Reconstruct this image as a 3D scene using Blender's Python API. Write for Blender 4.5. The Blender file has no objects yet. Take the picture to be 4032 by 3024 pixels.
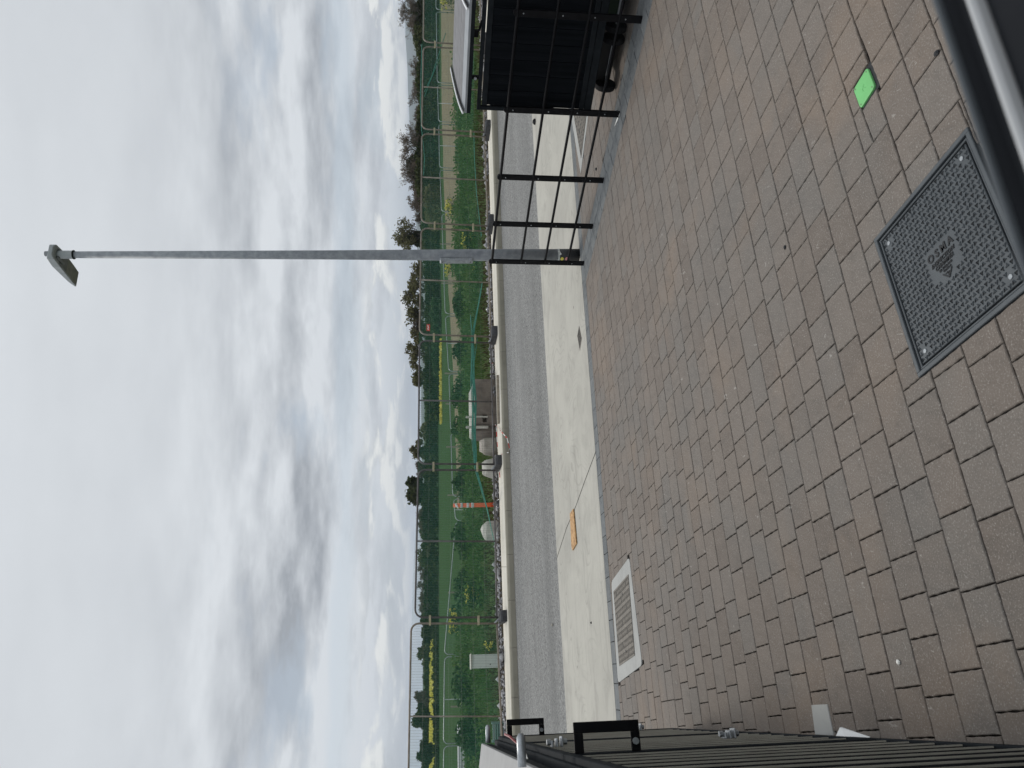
import bpy, bmesh, math, random
import numpy as np
from mathutils import Vector, Matrix
R_ = math.radians
random.seed(7); rng = np.random.default_rng(11)
S = bpy.context.scene
COL = S.collection

# ------------------------------------------------------------------ camera
H = 1.85; PITCH = R_(6.5); ROLL = R_(0.25); FPX = 3050.0
fw = Vector((0, math.cos(PITCH), -math.sin(PITCH)))
R0 = Vector((1, 0, 0)); U0 = Vector((0, math.sin(PITCH), math.cos(PITCH)))
eu = math.cos(ROLL)*R0 + math.sin(ROLL)*U0
ev = -math.sin(ROLL)*R0 + math.cos(ROLL)*U0
cam = bpy.data.cameras.new('camera'); co = bpy.data.objects.new('camera', cam); COL.objects.link(co)
cx, cy, cz = -ev, eu, -fw
co.matrix_world = Matrix(((cx.x, cy.x, cz.x, 0), (cx.y, cy.y, cz.y, 0), (cx.z, cy.z, cz.z, H), (0, 0, 0, 1)))
cam.sensor_width = 36; cam.lens = 36*FPX/4032; cam.clip_start = 0.05; cam.clip_end = 30000
cam.dof.use_dof = True; cam.dof.focus_distance = 9; cam.dof.aperture_fstop = 8.5
S.camera = co
S.view_settings.view_transform = 'Standard'; S.view_settings.look = 'None'
S.view_settings.exposure = 0.0; S.view_settings.gamma = 1; S.view_settings.use_curve_mapping = False

# sun and sky -----------------------------------------------------------
SUN_EL, SUN_AZ = 46, -28          # azimuth from +Y towards +X
sd = bpy.data.lights.new('sun', 'SUN'); sd.energy = 1.5; sd.angle = R_(11); sd.color = (1.0, .95, .87)
so = bpy.data.objects.new('sun', sd); COL.objects.link(so)
sdir = Vector((math.sin(R_(SUN_AZ))*math.cos(R_(SUN_EL)), math.cos(R_(SUN_AZ))*math.cos(R_(SUN_EL)), math.sin(R_(SUN_EL))))
so.rotation_euler = sdir.to_track_quat('Z', 'Y').to_euler()


class NT:
    """small helper to write node trees"""
    def __init__(s, tree): s.t = tree; s.n = tree.nodes; s.l = tree.links
    def add(s, typ, **kw):
        n = s.n.new(typ)
        for k, v in kw.items():
            if k.startswith('_'): setattr(n, k[1:], v)
        return n
    def link(s, a, b): s.l.new(a, b)
    def val(s, sock, v):
        if isinstance(v, bpy.types.NodeSocket): s.l.new(v, sock)
        elif v is not None: sock.default_value = v
    def m(s, op, a, b=None, c=None, clamp=False):
        n = s.n.new('ShaderNodeMath'); n.operation = op; n.use_clamp = clamp
        s.val(n.inputs[0], a); s.val(n.inputs[1], b); s.val(n.inputs[2], c); return n.outputs[0]
    def noise(s, vec, scale, detail=4, rough=.5, dist=0, w=None):
        n = s.n.new('ShaderNodeTexNoise'); s.val(n.inputs['Vector'], vec)
        n.inputs['Scale'].default_value = scale; n.inputs['Detail'].default_value = detail
        n.inputs['Roughness'].default_value = rough; n.inputs['Distortion'].default_value = dist
        return n.outputs['Fac']
    def mr(s, v, a, b, c=0., d=1., smooth=False):
        n = s.n.new('ShaderNodeMapRange'); n.clamp = True
        if smooth: n.interpolation_type = 'SMOOTHSTEP'
        s.val(n.inputs[0], v); n.inputs[1].default_value = a; n.inputs[2].default_value = b
        n.inputs[3].default_value = c; n.inputs[4].default_value = d; return n.outputs[0]
    def mix(s, f, a, b, mode='MIX'):
        n = s.n.new('ShaderNodeMix'); n.data_type = 'RGBA'; n.blend_type = mode
        s.val(n.inputs[0], f)
        for i, v in ((6, a), (7, b)):
            if isinstance(v, tuple): v = tuple(v)+(1,) if len(v) == 3 else v
            s.val(n.inputs[i], v)
        return n.outputs[2]
    def comb(s, x, y, z=0.):
        n = s.n.new('ShaderNodeCombineXYZ'); s.val(n.inputs[0], x); s.val(n.inputs[1], y); s.val(n.inputs[2], z); return n.outputs[0]
    def sep(s, v):
        n = s.n.new('ShaderNodeSeparateXYZ'); s.val(n.inputs[0], v); return n.outputs


def build_world():
    w = bpy.data.worlds.new('World'); S.world = w; w.use_nodes = True
    t = NT(w.node_tree); w.node_tree.nodes.clear()
    tc = t.add('ShaderNodeTexCoord'); x, y, z = t.sep(tc.outputs['Generated'])
    sky = t.add('ShaderNodeTexSky'); sky.sky_type = 'NISHITA'; sky.sun_disc = False
    sky.sun_elevation = R_(SUN_EL); sky.sun_rotation = R_(SUN_AZ); sky.air_density = 1.0; sky.dust_density = 1.5
    az = t.m('MULTIPLY', t.m('ARCTAN2', x, y), 57.2958)
    el = t.m('MULTIPLY', t.m('ARCSINE', z), 57.2958)
    zz = t.m('ADD', t.m('MAXIMUM', z, 0.), 0.13)
    px = t.m('DIVIDE', x, zz); py = t.m('DIVIDE', y, zz)
    # soft high sheet, seen in perspective
    P = t.comb(px, t.m('MULTIPLY', py, 1.35), 0.)
    nA = t.noise(P, .6, 10, .55, .1)
    nB = t.noise(t.comb(px, t.m('MULTIPLY', py, 1.2), 4.7), 1.7, 9, .58, .1)
    nC = t.noise(t.comb(px, py, 9.1), .3, 4, .5, 0)
    # az/el space for the puffy rows low down
    E = t.comb(t.m('MULTIPLY', az, .11), t.m('MULTIPLY', el, .42), 2.3)
    nD = t.noise(E, 1.0, 9, .56, .3)
    E2 = t.comb(t.m('MULTIPLY', az, .11), t.m('MULTIPLY', t.m('ADD', el, .55), .42), 2.3)
    nD2 = t.noise(E2, 1.0, 9, .56, .3)
    F = t.comb(t.m('MULTIPLY', az, .05), t.m('MULTIPLY', el, .17), 5.9)
    nF = t.noise(F, 1.5, 10, .58, .05)
    F2 = t.comb(t.m('MULTIPLY', az, .05), t.m('MULTIPLY', t.m('ADD', el, 1.1), .17), 5.9)
    nF2 = t.noise(F2, 1.5, 10, .58, .05)
    # brightness of the sheet: soft and even high up, more modelled low down
    b = t.m('ADD', t.m('MULTIPLY', t.mr(nA, .30, .70), .45), t.m('MULTIPLY', t.mr(nB, .3, .7), .30))
    b = t.m('ADD', b, t.m('MULTIPLY', t.mr(nC, .35, .65), .25))
    lit = t.m('MULTIPLY', t.m('SUBTRACT', nF, nF2), 3.6)
    def blob(a0, e0, ra, re, amp):
        da = t.m('DIVIDE', t.m('SUBTRACT', az, a0), ra); de = t.m('DIVIDE', t.m('SUBTRACT', el, e0), re)
        r = t.m('ADD', t.m('MULTIPLY', da, da), t.m('MULTIPLY', de, de))
        r = t.m('ADD', r, t.m('MULTIPLY', t.m('SUBTRACT', nF, .5), 2.2))
        return t.m('MULTIPLY', t.mr(r, 1.3, 0.0, 0, 1, True), amp)
    hi = t.mr(el, 18, 9)                      # 0 high, 1 low
    v = t.m('ADD', .82, t.m('MULTIPLY', t.m('SUBTRACT', b, .5), t.mr(el, 22, 9, .50, 1.15)))
    v = t.m('ADD', v, t.m('MULTIPLY', t.m('MULTIPLY', lit, hi), .8))
    for a in ((-13, 8.2, 12, 1.7, -.62), (-21, 10.4, 12, 2.2, -.36), (4, 9.6, 9, 1.2, -.16), (13, 12.5, 9, 1.3, -.16),
              (-20, 4.6, 9, 1.2, .35), (-4, 8.1, 7, 1.0, .28), (11, 10.8, 7, 1.2, .28), (-20, 6.0, 9, .7, .4), (-17, 14.5, 6, 1.0, .14), (18, 5.2, 3, .8, -.2)):
        v = t.m('ADD', v, blob(*a))
    v = t.m('MINIMUM', t.m('MAXIMUM', v, .05), 1.12)
    ccol = t.mix(v, (.33, .355, .39), (.73, .765, .80))
    # thin places where blue shows
    gap = t.m('MULTIPLY', t.mr(nF, .46, .36), t.m('MULTIPLY', t.mr(el, 15, 9), .45))
    gap = t.m('MAXIMUM', gap, t.m('MULTIPLY', t.mr(el, 3.2, 1.0), .6))
    wob = t.m('MULTIPLY', t.m('SUBTRACT', nB, .5), 2.4)
    band = t.m('MULTIPLY', t.mr(t.m('ABSOLUTE', t.m('ADD', t.m('SUBTRACT', el, 5.6), wob)), 1.2, .2, 0, 1, True), .45)
    gap = t.m('MAXIMUM', gap, band)
    # small bright cumulus row near horizon
    cum = t.m('MULTIPLY', t.mr(nD, .455, .52, 0, 1, True), t.m('MULTIPLY', t.mr(el, 4.6, 3.6), t.mr(el, .3, .9)))
    cl = t.mr(t.m('SUBTRACT', nD, nD2), -.05, .05)
    ccum = t.mix(cl, (.58, .61, .63), (.93, .94, .91))
    # full sky
    nis = t.add('ShaderNodeBackground'); nis.inputs[1].default_value = .1
    t.link(sky.outputs[0], nis.inputs[0])
    pale = t.add('ShaderNodeBackground'); t.link(t.mix(t.mr(el, 0, 12), (.54, .65, .76), (.42, .52, .65)), pale.inputs[0]); pale.inputs[1].default_value = 1
    ms0 = t.add('ShaderNodeMixShader'); ms0.inputs[0].default_value = .72
    t.link(nis.outputs[0], ms0.inputs[1]); t.link(pale.outputs[0], ms0.inputs[2])
    cb = t.add('ShaderNodeBackground'); t.link(ccol, cb.inputs[0])
    # sheet grows brighter overhead as thin overcast does
    t.link(t.mr(z, .42, 1.0, 1.0, 1.75), cb.inputs[1])
    ms1 = t.add('ShaderNodeMixShader'); t.link(gap, ms1.inputs[0]); t.link(cb.outputs[0], ms1.inputs[1]); t.link(ms0.outputs[0], ms1.inputs[2])
    kb = t.add('ShaderNodeBackground'); t.link(ccum, kb.inputs[0]); kb.inputs[1].default_value = 1
    ms2 = t.add('ShaderNodeMixShader'); t.link(cum, ms2.inputs[0]); t.link(ms1.outputs[0], ms2.inputs[1]); t.link(kb.outputs[0], ms2.inputs[2])
    out = t.add('ShaderNodeOutputWorld'); t.link(ms2.outputs[0], out.inputs[0])
build_world()

# ------------------------------------------------------------------ pixel -> place helpers (photo pixels, 4032 x 3024)
TH = R_(21.2); ct, st = math.cos(TH), math.sin(TH)
def ray(x, y):
    a = float((3024-y-1512)/FPX); b = float(-(x-2016)/FPX)
    return a*eu + b*ev + fw
def G(x, y, z=0.):
    d = ray(x, y); return Vector((0, 0, H)) + d*((z-H)/d.z)
def PS(x, y, s):                     # on the vertical plane s metres beyond the house line, parallel to the kerb
    d = ray(x, y); return Vector((0, 0, H)) + d*(float(s)/(-d.x*st + d.y*ct))
def PY(x, y, Y):
    d = ray(x, y); return Vector((0, 0, H)) + d*(float(Y)/d.y)
def F(t, s, z=0.):                   # street frame -> world
    return Vector((t*ct - s*st, t*st + s*ct, z))
def TS(p): return (p.x*ct + p.y*st, -p.x*st + p.y*ct)
ET, ES, EZ = F(1, 0), F(0, 1), Vector((0, 0, 1))

# ------------------------------------------------------------------ mesh building
class MB:
    def __init__(s): s.v = []; s.f = []; s.t = []; s.cur = 0.
    def poly(s, pts):
        i = len(s.v); s.v += [tuple(p) for p in pts]; s.t += [s.cur]*len(pts); s.f.append(tuple(range(i, i+len(pts))))
    def box(s, c, ax, sz):
        """c centre, ax three unit axes, sz full sizes"""
        c = Vector(c); i = len(s.v); h = [a*(d/2) for a, d in zip(ax, sz)]
        for k in range(8):
            s.v.append(tuple(c + h[0]*(1 if k & 1 else -1) + h[1]*(1 if k & 2 else -1) + h[2]*(1 if k & 4 else -1))); s.t.append(s.cur)
        for q in ((0, 2, 3, 1), (4, 5, 7, 6), (0, 1, 5, 4), (2, 6, 7, 3), (0, 4, 6, 2), (1, 3, 7, 5)): s.f.append(tuple(i+k for k in q))
    def hexa(s, lo, hi):
        """lo, hi: 4 points each, joined"""
        n = len(lo); i = len(s.v); s.v += [tuple(p) for p in lo] + [tuple(p) for p in hi]; s.t += [s.cur]*(2*n)
        s.f.append(tuple(i+k for k in range(n-1, -1, -1))); s.f.append(tuple(i+n+k for k in range(n)))
        for k in range(n): s.f.append((i+k, i+(k+1) % n, i+n+(k+1) % n, i+n+k))
    def tube(s, pts, r, n=6, cap=True):
        pts = [Vector(p) for p in pts]; rs = r if isinstance(r, (list, tuple)) else [r]*len(pts)
        i = len(s.v); up = None
        for k, p in enumerate(pts):
            d = (pts[min(k+1, len(pts)-1)] - pts[max(k-1, 0)])
            if d.length < 1e-9: d = Vector((0, 0, 1))
            d.normalize()
            if up is None: up = Vector((0, 0, 1)) if abs(d.z) < .9 else Vector((1, 0, 0))
            a = d.cross(up)
            if a.length < 1e-4: a = d.cross(Vector((0, 1, 0)))
            a.normalize(); b = a.cross(d); up = b
            for j in range(n):
                q = 2*math.pi*j/n; s.v.append(tuple(p + (a*math.cos(q) + b*math.sin(q))*rs[k])); s.t.append(s.cur)
        for k in range(len(pts)-1):
            for j in range(n):
                s.f.append((i+k*n+j, i+k*n+(j+1) % n, i+(k+1)*n+(j+1) % n, i+(k+1)*n+j))
        if cap:
            s.f.append(tuple(i+j for j in range(n-1, -1, -1))); e = i+(len(pts)-1)*n; s.f.append(tuple(e+j for j in range(n)))
    def build(s, name, mat, parent=None, smooth=False, bevel=0, seg=1, loc=None):
        me = bpy.data.meshes.new(name); me.from_pydata(s.v, [], s.f); me.update()
        if any(s.t):
            a = me.attributes.new('tint', 'FLOAT', 'POINT'); a.data.foreach_set('value', np.array(s.t, dtype=np.float32))
        me.materials.append(mat)
        if smooth: me.polygons.foreach_set('use_smooth', [True]*len(me.polygons))
        o = bpy.data.objects.new(name, me); COL.objects.link(o)
        if parent is not None:
            o.parent = parent; o.matrix_parent_inverse = Matrix.Translation(-parent.location)
        if bevel:
            b = o.modifiers.new('bevel', 'BEVEL'); b.width = bevel; b.segments = seg; b.limit_method = 'ANGLE'; b.angle_limit = R_(40)
        return o
def fast(name, V, Fq, mat, tint=None, parent=None, smooth=False):
    """numpy mesh; V (n,3), Fq (m,k) all faces with k corners"""
    me = bpy.data.meshes.new(name); n, m, k = len(V), len(Fq), Fq.shape[1]
    me.vertices.add(n); me.vertices.foreach_set('co', V.astype(np.float32).ravel())
    me.loops.add(m*k); me.loops.foreach_set('vertex_index', Fq.astype(np.int32).ravel())
    me.polygons.add(m); me.polygons.foreach_set('loop_start', np.arange(0, m*k, k, dtype=np.int32))
    me.update(calc_edges=True)
    if tint is not None:
        a = me.attributes.new('tint', 'FLOAT', 'POINT'); a.data.foreach_set('value', tint.astype(np.float32))
    if smooth: me.polygons.foreach_set('use_smooth', [True]*m)
    me.materials.append(mat); o = bpy.data.objects.new(name, me); COL.objects.link(o)
    if parent is not None:
        o.parent = parent; o.matrix_parent_inverse = Matrix.Translation(-parent.location)
    return o
def tag(o, label=None, cat=None, group=None, kind=None):
    if label: o['label'] = label
    if cat: o['category'] = cat
    if group: o['group'] = group
    if kind: o['kind'] = kind
    return o
def thing(name, loc, label, cat, group=None):
    o = bpy.data.objects.new(name, None); COL.objects.link(o); o.location = loc; o.empty_display_size = .1
    return tag(o, label, cat, group)

# ------------------------------------------------------------------ materials
def mat(name, base=(.5, .5, .5), rough=.6, metal=0., fn=None, spec=.5):
    m = bpy.data.materials.new(name); m.use_nodes = True; t = NT(m.node_tree)
    b = m.node_tree.nodes['Principled BSDF']; b.inputs['Base Color'].default_value = (*base, 1)
    b.inputs['Roughness'].default_value = rough; b.inputs['Metallic'].default_value = metal
    b.inputs['Specular IOR Level'].default_value = spec
    if fn: fn(t, b)
    return m
def pos(t): return t.add('ShaderNodeNewGeometry').outputs['Position']
def attr(t, n='tint'):
    a = t.add('ShaderNodeAttribute'); a.attribute_name = n; return a.outputs['Fac']
def bump(t, b, h, strength=.3, dist=.01):
    n = t.add('ShaderNodeBump'); n.inputs['Strength'].default_value = strength; n.inputs['Distance'].default_value = dist
    t.link(h, n.inputs['Height']); t.link(n.outputs[0], b.inputs['Normal'])
def varied(c0, c1, scale, rough=.7, bs=.2, bd=.004, metal=0., detail=5, stretch=None, r2=None, spec=.5):
    def fn(t, b):
        p = pos(t)
        if stretch:
            v = t.add('ShaderNodeVectorMath'); v.operation = 'MULTIPLY'; t.link(p, v.inputs[0]); v.inputs[1].default_value = stretch; p = v.outputs[0]
        n = t.noise(p, scale, detail, .6); t.link(t.mix(t.mr(n, .3, .7), c0, c1), b.inputs['Base Color'])
        if r2: t.link(t.mr(n, .3, .7, rough, r2), b.inputs['Roughness'])
        bump(t, b, t.noise(p, scale*6, 3, .6), bs, bd)
    return fn
def M(name, c0, c1, scale, rough=.7, **k):
    metal = k.get('metal', 0.); sp = k.get('spec', .5)
    return mat(name, c0, rough, metal, varied(c0, c1, scale, rough, **k), sp)

def paver_fn(t, b):
    p = pos(t); a = attr(t)
    f1 = t.mix(t.mr(a, 0, .6), (.124, .104, .089), (.158, .134, .115))
    f1 = t.mix(t.mr(a, .62, .9), f1, (.139, .125, .112))
    f1 = t.mix(t.mr(a, .93, .99, 0, .35), f1, (.180, .140, .110))
    big = t.noise(p, 1.0, 4, .6, .4)
    f1 = t.mix(t.m('MULTIPLY', t.mr(big, .52, .66), .6), f1, (.195, .148, .112))
    big2 = t.noise(p, .8, 3, .5); f1 = t.mix(t.m('MULTIPLY', t.mr(big2, .5, .36), .6), f1, (.122, .116, .108))
    v = t.add('ShaderNodeVectorMath'); v.operation = 'MULTIPLY'; t.link(p, v.inputs[0]); v.inputs[1].default_value = (2, 1, 1)
    mid = t.noise(v.outputs[0], 9, 6, .65, .6)
    f1 = t.mix(t.mr(mid, .3, .72, 0, .34), f1, (.21, .18, .157))
    f1 = t.mix(t.mr(mid, .45, .25, 0, .4), f1, (.11, .10, .09))
    sp = t.noise(p, 140, 2, .7)
    f1 = t.mix(t.mr(sp, .56, .7, 0, .5), f1, (.38, .36, .33))
    f1 = t.mix(t.mr(sp, .42, .3, 0, .4), f1, (.07, .06, .055))
    st_ = t.noise(v.outputs[0], 17, 3, .5, 1.5)
    f1 = t.mix(t.mr(st_, .69, .76, 0, .5), f1, (.42, .40, .37))
    t.link(f1, b.inputs['Base Color'])
    h = t.m('ADD', t.m('MULTIPLY', sp, .35), mid); bump(t, b, h, .35, .004)
def grey_paver_fn(t, b):
    p = pos(t); a = attr(t)
    f1 = t.mix(a, (.078, .086, .092), (.112, .121, .126))
    mid = t.noise(p, 12, 6, .65); f1 = t.mix(t.mr(mid, .3, .75, 0, .4), f1, (.28, .28, .27))
    sp = t.noise(p, 140, 2, .7); f1 = t.mix(t.mr(sp, .56, .7, 0, .4), f1, (.36, .36, .35))
    t.link(f1, b.inputs['Base Color']); bump(t, b, sp, .3, .003)
def asphalt_fn(t, b):
    p = pos(t); sp = t.noise(p, 38, 3, .75); sp2 = t.noise(p, 110, 2, .7)
    c = t.mix(t.mr(sp, .36, .64), (.035, .036, .035), (.290, .287, .276))
    c = t.mix(t.mr(sp2, .55, .68, 0, .6), c, (.42, .42, .41))
    # faint roller lines along the street
    vr = t.add('ShaderNodeVectorRotate'); vr.rotation_type = 'Z_AXIS'; t.link(p, vr.inputs['Vector']); vr.inputs['Angle'].default_value = -TH
    v = t.add('ShaderNodeVectorMath'); v.operation = 'MULTIPLY'; t.link(vr.outputs[0], v.inputs[0]); v.inputs[1].default_value = (.12, 3.2, 1)
    ln = t.noise(v.outputs[0], 1, 4, .6); c = t.mix(t.mr(ln, .35, .7, 0, .35), c, (.27, .27, .265))
    pt = t.noise(p, .55, 5, .6, .3); c = t.mix(t.mr(pt, .5, .72, 0, .35), c, (.10, .10, .098))
    v2 = t.add('ShaderNodeVectorMath'); v2.operation = 'MULTIPLY'; t.link(vr.outputs[0], v2.inputs[0]); v2.inputs[1].default_value = (.03, .8, 1)
    wt = t.noise(v2.outputs[0], 1., 2, .5); c = t.mix(t.mr(wt, .52, .66, 0, .3), c, (.09, .09, .088))
    t.link(c, b.inputs['Base Color']); bump(t, b, sp, .6, .008)
def concrete_fn(base, dark, light, swirl=True):
    def fn(t, b):
        p = pos(t)
        big = t.noise(p, .7, 5, .6, .5); c = t.mix(t.mr(big, .3, .7), base, light)
        vr = t.add('ShaderNodeVectorRotate'); vr.rotation_type = 'Z_AXIS'; t.link(p, vr.inputs['Vector']); vr.inputs['Angle'].default_value = -TH
        v = t.add('ShaderNodeVectorMath'); v.operation = 'MULTIPLY'; t.link(vr.outputs[0], v.inputs[0]); v.inputs[1].default_value = (.6, 5, 1)
        br = t.noise(v.outputs[0], 2.2, 5, .65, 1.6); c = t.mix(t.mr(br, .42, .25, 0, .38), c, dark)
        if swirl:
            w = t.noise(p, .9, 1, .4, 0.); w2 = t.m('FRACT', t.m('MULTIPLY', w, 26))
            ring = t.m('MULTIPLY', t.mr(w2, .0, .3, 1, 0), t.mr(t.noise(p, 1.3, 2, .5), .46, .60))
            c = t.mix(t.m('MULTIPLY', ring, .38), c, dark)
        wr = t.noise(p, 2.3, 6, .62, .8); c = t.mix(t.mr(wr, .50, .72, 0, .38), c, dark)
        v2 = t.add('ShaderNodeVectorMath'); v2.operation = 'MULTIPLY'; t.link(vr.outputs[0], v2.inputs[0]); v2.inputs[1].default_value = (.18, 3., 1)
        tm = t.noise(v2.outputs[0], 1.6, 3, .6, .4); c = t.mix(t.mr(tm, .58, .70, 0, .30), c, dark)
        sp = t.noise(p, 60, 3, .7); c = t.mix(t.mr(sp, .6, .72, 0, .25), c, dark)
        spot = t.noise(p, 9, 1, .4); c = t.mix(t.mr(spot, .78, .8, 0, .55), c, (.12, .11, .10))
        t.link(c, b.inputs['Base Color']); bump(t, b, t.m('ADD', sp, br), .2, .004)
    return fn
def leaf_fn(ca, cb, cc):
    def fn(t, b):
        a = attr(t); c = t.mix(t.mr(a, 0, .5), ca, cb); c = t.mix(t.mr(a, .6, 1), c, cc)
        t.link(c, b.inputs['Base Color'])
        # some light passes through leaves
        tr = t.add('ShaderNodeBsdfTranslucent'); t.link(c, tr.inputs[0])
        ms = t.add('ShaderNodeMixShader'); ms.inputs[0].default_value = .3
        out = t.n['Material Output']; t.link(b.outputs[0], ms.inputs[1]); t.link(tr.outputs[0], ms.inputs[2]); t.link(ms.outputs[0], out.inputs[0])
    return fn

MT = {}
MT['paver'] = mat('paver', rough=.9, fn=paver_fn, spec=.25); MT['grey_paver'] = mat('grey_paver', rough=.9, fn=grey_paver_fn, spec=.2)
MT['joint'] = M('joint_sand', (.008, .007, .007), (.022, .019, .017), 60, 1., spec=.1)
MT['asphalt'] = mat('asphalt', rough=.95, fn=asphalt_fn, spec=.15)
MT['concrete'] = mat('concrete', rough=.9, spec=.2, fn=concrete_fn((.335, .322, .287), (.20, .192, .172), (.415, .40, .355)))
MT['footpath'] = mat('footpath', rough=.9, spec=.2, fn=concrete_fn((.54, .51, .44), (.40, .38, .32), (.61, .58, .51), False))
MT['kerb'] = mat('kerb', rough=.9, spec=.15, fn=concrete_fn((.25, .235, .19), (.16, .15, .12), (.31, .29, .235), False))
MT['slab'] = mat('slab', rough=.9, spec=.2, fn=concrete_fn((.30, .30, .29), (.20, .20, .185), (.40, .40, .38), False))
MT['rawblock'] = M('weathered_concrete', (.12, .10, .085), (.22, .185, .155), 6, .9, bs=.5, bd=.01)
MT['paleblock'] = M('pale_concrete', (.36, .35, .31), (.50, .48, .43), 5, .9, bs=.4, bd=.01)
MT['lump'] = M('broken_concrete', (.20, .18, .15), (.38, .355, .31), 5, .9, bs=.7, bd=.015)
MT['galv'] = M('galvanised_steel', (.22, .235, .25), (.42, .44, .455), 26, .5, metal=.55, r2=.38, bs=.1)
MT['pole'] = M('galvanised_pole', (.20, .215, .235), (.33, .35, .37), 14, .7, metal=.15, r2=.62, bs=.15, spec=.25)
MT['oldsteel'] = M('weathered_fence_tube', (.155, .13, .105), (.27, .24, .20), 9, .6, metal=.3)
MT['darksteel'] = M('dark_fence_tube', (.06, .055, .055), (.13, .12, .12), 9, .5, metal=.3)
MT['wire'] = M('fence_wire', (.07, .075, .075), (.12, .13, .125), 5, .6, metal=.3)
MT['clamp'] = M('yellow_zinc_clamp', (.30, .26, .16), (.42, .38, .27), 30, .5, metal=.5)
MT['black'] = M('black_painted_steel', (.004, .004, .005), (.008, .008, .009), 20, .5, bs=.05, spec=.1)
MT['anth'] = M('anthracite_frame', (.012, .014, .016), (.020, .023, .026), 12, .7, bs=.05, spec=.04)
MT['board'] = M('anthracite_composite_board', (.004, .005, .006), (.010, .0115, .014), 30, .9, spec=.02, stretch=(1, 1, .04), bs=.25, bd=.002)
MT['lidboard'] = M('grey_lid_board', (.085, .083, .087), (.19, .186, .19), 26, .6, stretch=(.35, 1.4, 1), bs=.25, bd=.002)
MT['trim'] = M('pale_grey_trim', (.21, .222, .235), (.28, .292, .305), 8, .4, bs=.05)
MT['litedge'] = M('lit_board_edge', (.30, .28, .235), (.40, .38, .32), 8, .5, bs=.05)
MT['lidgrey'] = M('grey_lid_frame', (.17, .17, .17), (.22, .22, .218), 8, .5, bs=.05)
MT['littrim'] = M('lit_edge_trim', (.60, .61, .62), (.72, .72, .72), 8, .4, bs=.05)
MT['rubber'] = M('black_rubber', (.010, .010, .011), (.022, .022, .024), 14, .8, spec=.15)
MT['foot'] = M('rubber_block', (.020, .021, .023), (.055, .056, .06), 12, .8, bs=.5, bd=.01)
MT['cover'] = M('cover_plastic', (.040, .047, .053), (.064, .073, .080), 8, .5, bs=.15)
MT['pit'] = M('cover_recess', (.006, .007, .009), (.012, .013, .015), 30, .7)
MT['iron'] = M('cast_iron_cover', (.085, .075, .062), (.17, .15, .125), 22, .75, bs=.4)
MT['green'] = M('green_plastic', (.135, .42, .135), (.16, .49, .165), 5, .45, bs=.08)
MT['greenbin'] = M('dark_green_plastic', (.010, .028, .012), (.014, .036, .016), 8, .5)
MT['blackbin'] = M('black_plastic', (.010, .010, .011), (.016, .016, .017), 8, .5)
MT['bitumen'] = M('black_root_paint', (.008, .009, .010), (.022, .023, .024), 16, .6, bs=.4)
MT['white'] = M('white_sticker', (.66, .66, .62), (.74, .74, .70), 10, .5)
MT['yellow'] = M('yellow_sticker', (.60, .52, .06), (.66, .58, .08), 10, .5)
MT['pink'] = M('pink_sticker', (.55, .20, .22), (.62, .26, .27), 10, .5)
MT['red'] = M('red_plastic', (.48, .045, .035), (.56, .06, .045), 10, .5)
MT['darkred'] = M('dark_red_grip', (.16, .012, .016), (.22, .02, .025), 10, .5)
MT['orange'] = M('orange_plastic', (.72, .10, .035), (.82, .15, .05), 10, .5)
MT['refl'] = M('reflective_band', (.50, .52, .52), (.60, .62, .62), 10, .4)
MT['lampbody'] = M('lantern_grey', (.30, .325, .33), (.38, .40, .405), 10, .45)
MT['lampdark'] = M('lantern_underside', (.10, .105, .105), (.17, .175, .17), 10, .5)
MT['glass'] = M('lantern_glass', (.12, .118, .105), (.24, .235, .21), 22, .3)
MT['sill'] = M('window_frame_black', (.009, .010, .012), (.014, .015, .018), 4, .6, bs=.03, spec=.08)
MT['sillgrey'] = M('window_frame_grey', (.07, .078, .085), (.085, .092, .10), 4, .4, bs=.03, spec=.2)
MT['sillhighlight'] = M('window_frame_highlight', (.40, .40, .40), (.46, .46, .46), 4, .4, bs=.03)
MT['osb'] = M('orange_chipboard', (.12, .045, .012), (.66, .40, .17), 22, .8, bs=.4, stretch=(1, 2.0, 1))
MT['cabinet'] = M('cabinet_grp', (.44, .46, .44), (.54, .56, .53), 3, .5)
MT['wood'] = M('weathered_wood', (.19, .165, .13), (.32, .28, .22), 6, .85, stretch=(3, 3, .4))
MT['plastic'] = M('white_sheeting', (.68, .69, .68), (.80, .80, .79), 2, .5)
MT['teal'] = M('grey_green_crate', (.12, .19, .18), (.19, .27, .25), 6, .7)
MT['netrope'] = M('bunched_net', (.03, .17, .125), (.07, .28, .21), 20, .7, bs=.8, bd=.01)
MT['bark'] = M('bark', (.06, .052, .042), (.12, .105, .085), 3, .95)
MT['ivy'] = mat('ivy_leaf', spec=.12, rough=.6, fn=leaf_fn((.022, .034, .012), (.042, .056, .02), (.075, .080, .03)))
MT['bud'] = mat('opening_leaf', spec=.12, rough=.7, fn=leaf_fn((.085, .075, .045), (.12, .115, .05), (.17, .17, .075)))
MT['thorn'] = mat('thorn_twig', spec=.12, rough=.8, fn=leaf_fn((.075, .060, .047), (.13, .105, .08), (.18, .15, .12)))
MT['hedge'] = mat('hedge_leaf', spec=.12, rough=.7, fn=leaf_fn((.026, .038, .012), (.056, .072, .022), (.115, .122, .045)))
MT['weed'] = mat('weed_leaf', spec=.12, rough=.7, fn=leaf_fn((.035, .070, .018), (.065, .13, .032), (.12, .17, .055)))
MT['dry'] = mat('dry_weed', spec=.12, rough=.9, fn=leaf_fn((.035, .032, .014), (.065, .055, .026), (.10, .09, .04)))
MT['nettle'] = mat('nettle_leaf', spec=.12, rough=.7, fn=leaf_fn((.025, .055, .02), (.045, .09, .035), (.08, .13, .05)))
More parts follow.
